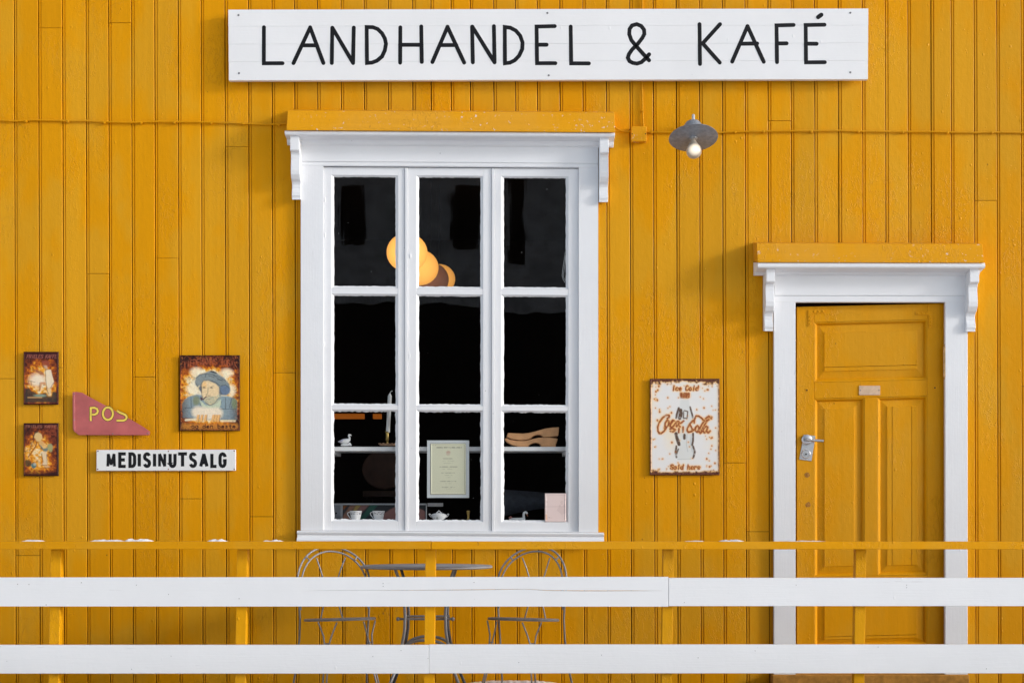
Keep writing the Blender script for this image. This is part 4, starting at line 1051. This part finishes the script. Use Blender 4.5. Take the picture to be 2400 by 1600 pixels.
# menu card: laminated sheet with print
mc = thing('menu_card', 'laminated cream menu sheet with fine print hung behind the middle bottom pane', 'menu', P(1050, 1166, -.03))
m_lam = plain('laminate_film', (.66, .70, .72), .25, .5, 0, .03, 8)
part('laminate', MB().pbox(1001, 1031.5, 1099.5, 1166, -.029, -.026), m_lam, mc, bevel=.0005)
p = Pic(1008.5, 1038.5, 1092, 1158.5, 84, 122, 8)
p.c[:] = lin(226, 226, 198)
p.over(p.noise(.02, 2), lin(216, 214, 192), .5)
def q8(x, y): return (990 + x / 9.8, 1020 + y / 9.8)
for (xa, xb, y, w, al) in ((335, 900, 277, 1.0, .75), (485, 705, 531, .8, .6), (470, 725, 585, .6, .35), (475, 690, 637, .6, .3), (395, 795, 720, .8, .55), (465, 705, 773, .6, .3), (440, 740, 860, .8, .55), (510, 680, 912, .6, .35), (550, 645, 963, .6, .35), (415, 770, 1051, .8, .55), (540, 655, 1102, .6, .3), (455, 730, 1185, .8, .5), (540, 660, 1222, .6, .3)):
    t = p.stroke([q8(xa, y), q8(xb, y)], w, .8) * (p.noise(.55, 1) > .33); p.over(t, lin(90, 88, 74), al)
p.over(p.ell(*q8(595, 390), 5.5, 4.5, .5) * (p.Y < q8(0, 405)[1]), lin(206, 168, 150), .8); p.over(p.ell(*q8(590, 430), 5, 3.5, .5), lin(210, 190, 168), .7)
M_PRINT = printed('paper_print', .45, .35, 0, .0001, 60)
p.build('sheet', mc, -.0252, M_PRINT, 0, .0006)
for me_o in mc.children:
    pass

# cups, bowl, brass, swan, card, picture on the inner sill
dQ = -.072
def k5(x, y, d=dQ): return P(770 + x / 6.72, 1140 + y / 6.72, d)
uu = S / 6.72 * (D - dQ) / D
SILLZ = P(0, 1218, -.072).z + .0005
m_flow = G('porcelain_with_floral_band')
pz = m_flow.n('SeparateXYZ'); m_flow.l(m_flow.n('TexCoord').outputs['Object'], pz.inputs[0])
band = m_flow.math('MULTIPLY', m_flow.ramp(pz.outputs[2], .0310, .0325), m_flow.ramp(pz.outputs[2], .0465, .0455))
fl_ = m_flow.math('MULTIPLY', band, m_flow.ramp(m_flow.noise((1, 1, 1), 190, 2, .6), .50, .55))
M_CUP = m_flow.base(m_flow.mix(m_flow.math('MULTIPLY', fl_, .85), (.86, .86, .87), (.12, .11, .12)), .18, .5)
def cup(cx, label):
    c = Vector((k5(cx, 0).x, -dQ, SILLZ)); t = thing('cup', label, 'cup', c, 'porcelain cups on the window sill')
    prof = [(60, 0), (66, 3), (72, 20), (84, 70), (94, 115), (99, 142), (97, 143), (91, 115), (80, 60), (60, 14), (2, 10)]
    part('bowl', MB().lathe([(r * uu, z * uu) for r, z in prof], c, 28), M_CUP, t, smooth=True)
    h = [(-88, 118), (-112, 122), (-130, 108), (-126, 84), (-100, 48), (-80, 22)]
    part('handle', MB().tube([c + Vector((x * uu, 0, z * uu)) for x, z in h], 7 * uu, 8), M_CERAM, t, smooth=True)
    return t
cup(428, 'white floral rimmed porcelain cup on the sill, nearer the left window edge')
cup(788, 'white floral rimmed porcelain cup on the sill, nearer the mullion')
c = Vector((k5(1738, 0).x, -dQ, SILLZ))
sb = thing('sugar_bowl', 'white lidded porcelain sugar bowl on the sill below the menu', 'sugar bowl', c)
part('bowl', MB().lathe([(r * uu, z * uu) for r, z in [(60, 0), (75, 4), (105, 30), (128, 62), (132, 76), (125, 77), (2, 70)]], c, 28), M_CERAM, sb, smooth=True)
part('lid', MB().lathe([(r * uu, z * uu) for r, z in [(126, 78), (110, 92), (70, 104), (30, 112), (14, 116), (2, 117)]], c, 28), M_CERAM, sb, smooth=True)
part('knob', MB().tube([c + Vector((x * uu, 0, z * uu)) for x, z in [(-42, 108), (-20, 128), (0, 146), (20, 128), (42, 108)]], 6 * uu, 8), M_CERAM, sb, smooth=True)
for s in (-1, 1): part('handle', MB().tube([c + Vector((s * x * uu, 0, z * uu)) for x, z in [(118, 42), (140, 62), (158, 92), (150, 98), (126, 84)]], 5 * uu, 8), M_CERAM, sb, smooth=True)
m_leaf = plain('grey_leaf_decor', (.16, .2, .17), .3, .4)
for (x, z, dx) in ((-66, 42, 4), (-30, 32, 6), (-10, 30, -5)):
    yy = -math.sqrt(max(0, (110 * uu) ** 2 - (x * uu) ** 2))
    part('leaf_decor', MB().tube([c + Vector((x * uu, yy + .001, (z - 18) * uu)), c + Vector(((x + dx) * uu, yy - .001, (z + 14) * uu))], 4 * uu, 6), m_leaf, sb)
c = Vector((k5(2202, 0).x, -dQ, SILLZ))
br = thing('brass_bell', 'tiny brass ornament standing on the sill at the right of the middle pane', 'ornament', c)
part('body', MB().lathe([(r * uu, z * uu) for r, z in [(30, 0), (28, 8), (18, 20), (17, 60), (22, 90), (28, 120), (30, 140), (26, 148), (2, 146)]], c, 14), M_BRASS, br, smooth=True)
# swan
def k8(x, y, d=-.09): return P(1170 + x / 6.03, 980 + y / 6.03, d)
us = S / 6.03 * (D + .09) / D
sw = thing('swan_figurine', 'white porcelain swan figurine on the sill beside the pink card', 'figurine', Vector((k8(300, 0).x, .09, SILLZ)))
zz = SILLZ
def kz(x, y): v = k8(x, y); return v
part('body', blob([(Vector((kz(140, 0).x, .09, zz + 10 * us)), 8 * us, 10 * us), (Vector((kz(200, 0).x, .09, zz + 14 * us)), 18 * us, 34 * us), (Vector((kz(280, 0).x, .09, zz + 14 * us)), 18 * us, 38 * us), (Vector((kz(350, 0).x, .09, zz + 16 * us)), 22 * us, 26 * us), (Vector((kz(368, 0).x, .09, zz + 14 * us)), 10 * us, 10 * us)]), M_CERAM, sw, smooth=True)
part('neck', MB().tube([kz(350, 1445), kz(347, 1400), kz(345, 1360), kz(352, 1332), kz(370, 1322), kz(388, 1332), kz(392, 1348)], 19 * us, 10, 15 * us), M_CERAM, sw, smooth=True)
part('beak', MB().tube([kz(390, 1346), kz(398, 1368), kz(405, 1388)], 11 * us, 8, 3 * us), plain('red_brown_beak', (.30, .12, .07), .4, .4), sw, smooth=True)
part('tail_flower', blob([(kz(135, 1405), 8 * us, 8 * us), (kz(160, 1400), 26 * us, 20 * us), (kz(185, 1410), 8 * us, 8 * us)]), plain('dull_pink_glaze', (.35, .14, .12), .4, .4), sw, smooth=True)
# pink card
pc = thing('pink_card', 'blank pale pink worn card leaning in the right bottom corner of the window', 'card', P(1302, 1222, -.02))
p = Pic(1277, 1155.5, 1327, 1222.5, 50, 66, 11)
p.c[:] = lin(226, 206, 202); p.over(p.noise(.05, 3) > .56, lin(206, 184, 180), .5); p.over(p.stroke([(1280, 1206), (1281, 1216)], 1.8, 2), lin(214, 160, 120), .8)
p.over(p.stroke([(1284, 1212), (1293, 1212.5)], .6) * (p.noise(.6, 1) > .4), lin(130, 96, 90), .7); p.over(p.stroke([(1278, 1187), (1326, 1186)], .5, 2), lin(190, 166, 164), .6)
p.build('card', pc, .0125, M_PRINT, 0, .004)
# framed picture behind the cups
pf_ = thing('framed_picture', 'low framed picture of coloured stripes standing behind the cups', 'picture', P(880, 1216, -.2))
dP = -.20
def kp(x, y): return (770 + x / 6.72, 1140 + y / 6.72)
p = Pic(*kp(222, 290), *kp(1530, 520), 150, 40, 12)
Q = lambda L: [kp(x, y) for x, y in L]
p.c[:] = lin(48, 52, 56)
for L, c_ in (([(222, 300), (300, 290), (230, 370)], (140, 82, 44)), ([(340, 290), (430, 290), (330, 420), (222, 500), (222, 470)], (136, 100, 84)), ([(430, 290), (520, 290), (420, 400), (330, 480)], (160, 136, 78)), ([(520, 290), (640, 290), (500, 430), (380, 520), (330, 520)], (134, 96, 92)), ([(660, 290), (780, 290), (640, 440), (560, 520), (450, 520), (560, 420)], (44, 92, 78)), ([(860, 520), (880, 420), (960, 360), (1060, 315), (1200, 310), (1400, 330), (1500, 370), (1530, 400), (1530, 520)], (142, 102, 98)), ([(222, 480), (300, 440), (330, 520), (222, 520)], (150, 112, 96))):
    p.over(p.poly(Q(L), 2), lin(*c_), .95)
p.build('print', pf_, dP + .004, M_PRINT, 0, .003)
fm = MB(); f_ = lambda a, b, c2, d2: fm.pbox(*kp(a, b), *kp(c2, d2), dP - .015, dP + .008)
f_(70, 262, 1540, 288); f_(190, 289, 221, 530); f_(1531, 289, 1545, 530)
part('frame', fm, plain('pale_grey_frame', (.36, .38, .41), .5, .4), pf_, bevel=.001)
fm = MB(); f_(70, 289, 189, 530)
part('end_panel', fm, plain('grey_panel', (.20, .22, .25), .5, .4), pf_, bevel=.001)
fm = MB().lathe([(14 * uu, 0), (14 * uu, .001), (.0003, .001)], P(*kp(120, 418), dP + .0085), 10, (0, -1, 0))
part('panel_hole', fm, M_BLACK, pf_)
# clear box beside it
bx_ = thing('clear_box', 'small clear plastic display box standing behind the sugar bowl', 'box', P(1025, 1216, -.24))
a, b = P(*kp(1560, 255), -.24), P(*kp(1815, 520), -.24)
part('shell', MB().box((a.x, .20, a.z), (b.x, .28, SILLZ)), M_CLEAR, bx_)
part('label_strip', MB().box((a.x + .002, .197, a.z - .001), (b.x - .002, .1995, a.z - .022)), plain('frosted_strip', (.30, .31, .33), .5, .4), bx_)
# dark hanging cloth, right
dk = thing('dark_cloth', 'dark blue grey cloth sagging over something behind the right bottom pane', 'cloth', P(1240, 1200, -.35))
rows_ = []
for k in range(7):
    f = k / 6; rr = []
    for j in range(13):
        g_ = j / 12; x = 1165 + 175 * g_
        yt = 1145 + 13 * g_; yb = 1213 - 24 * math.sin(min(1, g_ * 1.15) * math.pi / 2)
        rr.append(P(x, yt + (yb - yt) * f, -.36 + .06 * math.sin(f * 3) + .015 * math.sin(g_ * 9 + f * 3)))
    rows_.append(rr)
part('fabric', MB().loft(rows_, closed=False), plain('slate_cloth', (.055, .062, .078), .8, .2, 0, .2, 30), dk, smooth=True)
bar_ = thing('wooden_chair_back', 'dim brown rounded wooden chair back deep behind the left bottom pane', 'chair', P(900, 1200, -.8))
ring_ = [P(900 + 52 * math.cos(t), 1100 + 46 * math.sin(t), -.8) for t in [2 * math.pi * k / 24 for k in range(24)]]
part('back_panel', MB().prism([(q.x, q.z) for q in ring_], .8, .84), plain('brown_varnish', (.055, .024, .014), .5, .35, 0, .25, 12), bar_, bevel=.004)
part('seat', MB().pbox(850, 1150, 960, 1164, -1.1, -.72), plain('brown_varnish_seat', (.05, .028, .02), .5, .3), bar_, bevel=.004)
part('leg', MB().pbox(862, 1164, 872, 1420, -.86, -.78), M_INT, bar_); part('leg', MB().pbox(936, 1164, 946, 1420, -.86, -.78), M_INT, bar_)
# wooden shelf at the back; the lamplight on it is put in as emission
bm_ = thing('glowing_shelf', 'wooden shelf inside with a dim warm orange glow added, seen through the left bottom pane', 'lamp', P(840, 976, -2.2))
m_str = glowing('shelf_glow', (.3, .12, .03), (.30, .075, .006), .42)
part('tube', MB().pbox(770, 969, 853, 980.5, -2.25, -2.2), m_str, bm_); part('tube', MB().pbox(874, 969.5, 893.5, 980.5, -2.25, -2.2), m_str, bm_)  # two lengths of shelf edge, glowing in place of lamplight
part('shelf_top', MB().pbox(760, 964, 912, 968.5, -2.3, -2.18), M_INT, bm_)
# globe lamps
for k, (x, y, r, dd, st, lab) in enumerate(((954, 592, 48, -.75, 1.0, 'lit warm orange globe lamp, largest and half hidden by the mullion'),
                                          (984, 627, 44, -1.05, .80, 'lit orange globe lamp overlapped by the largest globe, second in the row'),
                                          (1010, 655, 42, -1.35, .10, 'dim brown unlit globe lamp with a faint glow added, third in the row of globes'),
                                          (1030, 654, 37, -1.7, .55, 'lit orange globe lamp peeping out last in the row behind the brown one'))):
    c = P(x, y, dd); rr = px_m(r, dd)
    t = thing('pendant_lamp', lab, 'lamp', c, 'globe lamps hanging inside the cafe')
    part('globe', MB().lathe([(max(.0005, rr * math.sin(R(a))), rr * .93 * math.cos(R(a))) for a in range(180, -1, -12)], c, 32), glowing('globe_glass_%s' % ('abcd'[k]), (.5, .3, .12) if k != 2 else (.2, .1, .06), (.92, .40, .075) if k != 2 else (.22, .09, .05), st * .92 if k != 2 else .36, True), t, smooth=True)  # the third globe is unlit; its faint brown glow is added emission
    part('cord', MB().tube([c + Vector((0, 0, rr * .9)), Vector((c.x, c.y, 3.34))], .004, 6), M_BLACK, t)
# cord loops at the top right pane and a paper bow
cd = thing('blind_cord', 'thin pale cord looped at the right edge of the top right pane', 'cord', P(1323, 660, -.03))
part('cord', MB().tube([P(x, y, -.03) for x, y in ((1325, 590), (1322, 612), (1319, 632), (1317.5, 645), (1320, 655), (1324, 662))], .0013, 6).tube([P(x, y, -.033) for x, y in ((1325.5, 598), (1324, 620), (1321, 640), (1321, 650), (1325, 658))], .0012, 6), M_WAX, cd)

# ------------------------------------------------------------------ railing
RDp = 1.05
rl_ = thing('porch_railing', 'low porch railing with ochre posts and top rail and two white boards', 'railing', (0, -RDp, 0))
def topr(x0, x1):
    d1, d0 = 1.115, .985
    m = MB(); a, b = P(x0, 1268, d1), P(x1, 1286.2, d1); m.box((a.x, -d1, a.z), (b.x, -d0, b.z)); return m
part('top_rail', topr(-160, 1009.3), M_TRIM, rl_, bevel=.003, seg=2)
t_ = part('top_rail', topr(1010.6, 2560), M_TRIM, rl_, bevel=.003, seg=2); t_.location.z -= .001
def wboard(x0, y0, x1, y1): return MB().pbox(x0, y0, x1, y1, 1.051, 1.074)
part('rail_board', wboard(-160, 1352, 720, 1420).add([], []), M_RAIL, rl_, bevel=.0015) if False else None
# upper boards: the left one is split lengthwise by a crack
def cracked():
    m = MB(); xs = [-160, 300, 700, 740, 800, 860, 930, 1000, 1060, 1120, 1180, 1230, 1290, 1360, 1420, 1480, 1530, 1560, 1566.6]
    cy = {740: 1383, 800: 1382.5, 860: 1382, 930: 1382.3, 1000: 1382, 1060: 1381.5, 1120: 1381, 1180: 1380.2, 1230: 1379.6, 1290: 1383, 1360: 1383.5, 1420: 1383.6, 1480: 1383.4, 1530: 1383.6}
    gap = {740: .15, 800: .25, 860: .2, 930: .35, 1000: .4, 1060: .55, 1120: .6, 1180: .5, 1230: .35, 1290: .6, 1360: .75, 1420: .7, 1480: .6, 1530: .25}
    def half(up):
        pts = []
        for x in xs:
            c = cy.get(x, 1382.5); g_ = gap.get(x, .0)
            pts.append((x, c - g_ if up else c + g_))
        e = [(-160, 1352.5), (1566.6, 1351)] if up else [(-160, 1420), (1566.6, 1420.5)]
        poly = [e[0], e[1]] + pts[::-1] if up else pts + [e[1], e[0]]
        return [(P(x, y, 1.074).x, P(x, y, 1.074).z) for x, y in poly]
    m.prism(half(True), -1.074, -1.051); m.prism(half(False), -1.0738, -1.0512); return m
part('rail_board', cracked(), M_RAIL, rl_)
part('rail_board', wboard(1567.4, 1353.3, 2560, 1419.5), M_RAIL, rl_, bevel=.0015)
part('rail_board', wboard(-160, 1510.5, 1005, 1577.5), M_RAIL, rl_, bevel=.0015)
part('rail_board', wboard(1005.6, 1509.5, 2560, 1577), M_RAIL, rl_, bevel=.0015)
for (x, lean) in ((118.5, -6), (555.5, -6), (997, -4), (1554.5, -5), (2006, -5), (-300, -5), (2440, -5)):
    a = [P(x, 1287, 1.05), P(x + 24.5, 1287, 1.05), P(x + 24.5 + lean, 1640, 1.05), P(x + lean, 1640, 1.05)]
    if x < -200 or x > 2420: pass
    part('post', MB().prism([(q.x, q.z) for q in a], -1.050, -1.002), M_POST, rl_, bevel=.002)
rng = random.Random(12)
for (x, y) in ((320, 1370), (395, 1392), (2125, 1370), (2125, 1376), (1866, 1370), (898, 1366), (898, 1373), (1604, 1411), (940, 1523), (1410, 1534), (1770, 1524), (2058, 1515), (874, 1537), (1216, 1551), (1111, 1364)):
    part('nail', MB().lathe([(.0022, 0), (.0018, .0006), (.0002, .0008)], P(x, y, 1.0742), 6, (0, -1, 0)), M_SCREW, rl_)

# ------------------------------------------------------------------ snow
def snow_clump(x0, x1, h, seed, d=1.05, ybase=1268, dep=.06, jit=1.0):
    r = random.Random(seed); a, b = P(x0, 0, d).x, P(x1, 0, d).x; zb = P(0, ybase, d if d < .9 else 1.115).z - .0005
    nx, ny = max(10, int((x1 - x0) / 2.5)), 8; m = MB(); hs = [(.65 + jit * r.uniform(-.45, .45)) for _ in range(nx + 1)]
    for _ in range(2): hs = [(hs[max(0, i - 1)] + 2 * hs[i] + hs[min(nx, i + 1)]) / 4 for i in range(nx + 1)]
    H = px_m(h, d)
    for j in range(ny + 1):
        for i in range(nx + 1):
            u = i / nx * 2 - 1; v = j / ny * 2 - 1
            e = max(0, 1 - abs(u) ** 3) ** .6 * max(0, 1 - abs(v) ** 2.5) ** .6
            m.v.append((a + (b - a) * i / nx + r.uniform(-.001, .001), -d + v * dep * (1 - .35 * abs(u) ** 3 * r.random()) , zb + H * .85 * max(0, e * hs[i] * (1 + jit * r.uniform(-.25, .2)) - .04)))
    w = nx + 1
    for j in range(ny):
        for i in range(nx): m.f.append((j * w + i, j * w + i + 1, (j + 1) * w + i + 1, (j + 1) * w + i))
    return m
LB = [(56, 99, 6.5, 'small low snow patch on the top rail, leftmost'), (214, 290, 6.5, 'long ragged snow patch on the top rail below the small signs'), (292, 356, 10.5, 'thicker blocky snow patch on the top rail, touching the long ragged one'),
      (488, 530, 8.5, 'small mounded snow patch on the top rail below the word sign'), (619, 662, 6.0, 'low snow patch on the top rail just left of the window sill'),
      (1606, 1648, 3.5, 'thin snow smear on the top rail below the drink sign'), (1686, 1742, 6.0, 'low bumpy snow patch on the top rail left of the door'), (1846, 1932, 2.6, 'very thin snow film on the top rail in front of the door')]
for k, (a, b, h, lab) in enumerate(LB):
    solo('snow_patch', snow_clump(a, b, h, 40 + k), M_SNOW, lab, 'snow', P((a + b) / 2, 1268, 1.05), 'snow patches left on the top rail', smooth=True)
solo('snow_heap', snow_clump(1070, 1335, 33, 77, .28, 1614, .24, .12), M_SNOW, 'low snow heap on the porch floor under the right chair', 'snow', P(1205, 1605, .28), smooth=True)

# ------------------------------------------------------------------ garden chairs and table
def chair():
    t = thing('garden_chair', 'grey tubular garden chair with round seat and hooped back, left of the table', 'chair', (0, 0, 0), 'grey garden chairs at the small table')
    r = .0053; SZ = .424
    seat = MB().lathe([(.002, SZ + .004), (.17, SZ + .002), (.188, SZ + .004), (.194, SZ - .002), (.190, SZ - .010), (.18, SZ - .008), (.002, SZ - .004)], (0, 0, 0), 40)
    seat.v = [(x, y, z + .06 * y) for x, y, z in seat.v]
    part('seat', seat, M_STEEL, t, smooth=True)
    def hoop(w, ztop, zs, back):
        pts = []
        n = 22
        for i in range(n + 1):
            a = math.pi * i / n; x = w * math.cos(a); z = zs + (ztop - zs) * math.sin(a) ** .9 if 0 < i < n else zs
            pts.append(Vector((x, -.155 - back - (z - SZ) * .10 + .07 * (x / .2) ** 2, z)))
        return pts
    oh = hoop(.205, .808, .60, .012)
    L = [Vector((.215, -.20, 0)), Vector((.20, -.155, .15)), Vector((.192, -.115, .32)), Vector((.193, -.10, SZ)), Vector((.2, -.10, .53))]
    Rr = [Vector((-v.x, v.y, v.z)) for v in L]
    part('back_hoop', MB().tube(oh, r, 10), M_STEEL, t, smooth=True)
    for side in (L, Rr): part('leg', MB().tube(side + [oh[0] if side is L else oh[-1]], r, 10), M_STEEL, t, smooth=True)
    ih = hoop(.186, .783, .58, -.006)
    part('inner_hoop', MB().tube([Vector((.19, -.098, .47))] + ih + [Vector((-.19, -.098, .47))], r * .9, 10), M_STEEL, t, smooth=True)
    for s in (-1, 1):
        q = MB().tube([Vector((s * .082, -.172, .748)), Vector((s * .060, -.178, .69)), Vector((s * .034, -.178, .61)), Vector((s * .028, -.172, .55)), Vector((s * .045, -.165, .48)), Vector((s * .062, -.158, SZ - .008))], r * .75, 8)
        part('back_rib', q, M_STEEL, t, smooth=True)
        part('hoop_link', MB().tube([Vector((s * .128, -.140, .735)), Vector((s * .142, -.150, .753))], r * .8, 8), M_STEEL, t)
        ang = math.atan2(.125, .17) * s
        tx, ty = math.cos(ang), -math.sin(ang)
        m = MB(); base = Vector((s * .115, .155, 0))
        for w in (-1, 1):
            m.tube([base + Vector((w * .052 * tx, w * .052 * ty, SZ - .006)), base + Vector((w * .040 * tx, w * .04 * ty, .39)), base + Vector((w * .022 * tx, w * .022 * ty, .345)), base + Vector((w * .012 * tx + s * .006, w * .012 * ty + .006, .30)),
                    base + Vector((w * .010 * tx + s * .02, w * .010 * ty + .03, .15)), base + Vector((w * .009 * tx + s * .045, w * .009 * ty + .07, .0))], r * .82, 8)
        m.tube([base + Vector((-.012 * tx, -.012 * ty, .305)), base + Vector((.012 * tx, .012 * ty, .305))], r * .8, 6)
        part('leg', m, M_STEEL, t, smooth=True)
    return t
ch1 = chair()
ch2 = copy_tree(ch1)
cd_ = .66
ch1.location = (P(797, 0, cd_).x, -cd_, 0); ch1.rotation_euler = (0, 0, R(180 + 24))
ch2.location = (P(1227, 0, cd_).x, -cd_, 0); ch2.rotation_euler = (0, 0, R(180 - 24))
ch2['label'] = 'grey tubular garden chair with round seat and hooped back, right of the table'
td = .60
tb = thing('bistro_table', 'small round grey metal table between the two garden chairs', 'table', (P(1000, 0, td).x, -td, 0))
c = tb.location.copy()
part('tabletop', MB().lathe([(.002, .709), (.350, .709), (.356, .706), (.357, .698), (.351, .694), (.34, .700), (.002, .700)], c, 64), M_STEEL, tb, smooth=True)
for k in range(4):
    an = R(48 + (84 if k in (1, 3) else 0) + (180 if k > 1 else 0)); e_ = Vector((math.cos(an), math.sin(an), 0))
    pr = [(.235, .697), (.20, .63), (.17, .55), (.160, .45), (.165, .36), (.19, .26), (.235, .15), (.30, .04), (.325, .0)]
    part('leg', MB().tube([c + e_ * a + Vector((0, 0, z)) for a, z in pr], .0083, 10), M_STEEL_SHADED if k < 2 else M_STEEL, tb, smooth=True)
cb = MB().tube([c + Vector((-.138, -.108, .426)), c + Vector((.138, -.108, .426))], .0062, 8)
for s in (-1, 1): cb.lathe([(.001, -.011), (.008, -.008), (.011, 0), (.008, .008), (.001, .011)], c + Vector((s * .146, -.108, .426)), 10)
part('crossbar', cb, M_STEEL, tb, smooth=True)
cb = MB().tube([c + Vector((-.12, .108, .426)), c + Vector((.12, .108, .426))], .0062, 8); part('crossbar', cb, M_STEEL, tb, smooth=True)
for s in (-1, 1):
    part('leg_arch', MB().tube([c + Vector((.118 * math.cos(R(a)), s * .125, .26 + .055 * math.sin(R(a)))) for a in range(0, 181, 15)], .008, 8), M_STEEL, tb, smooth=True)
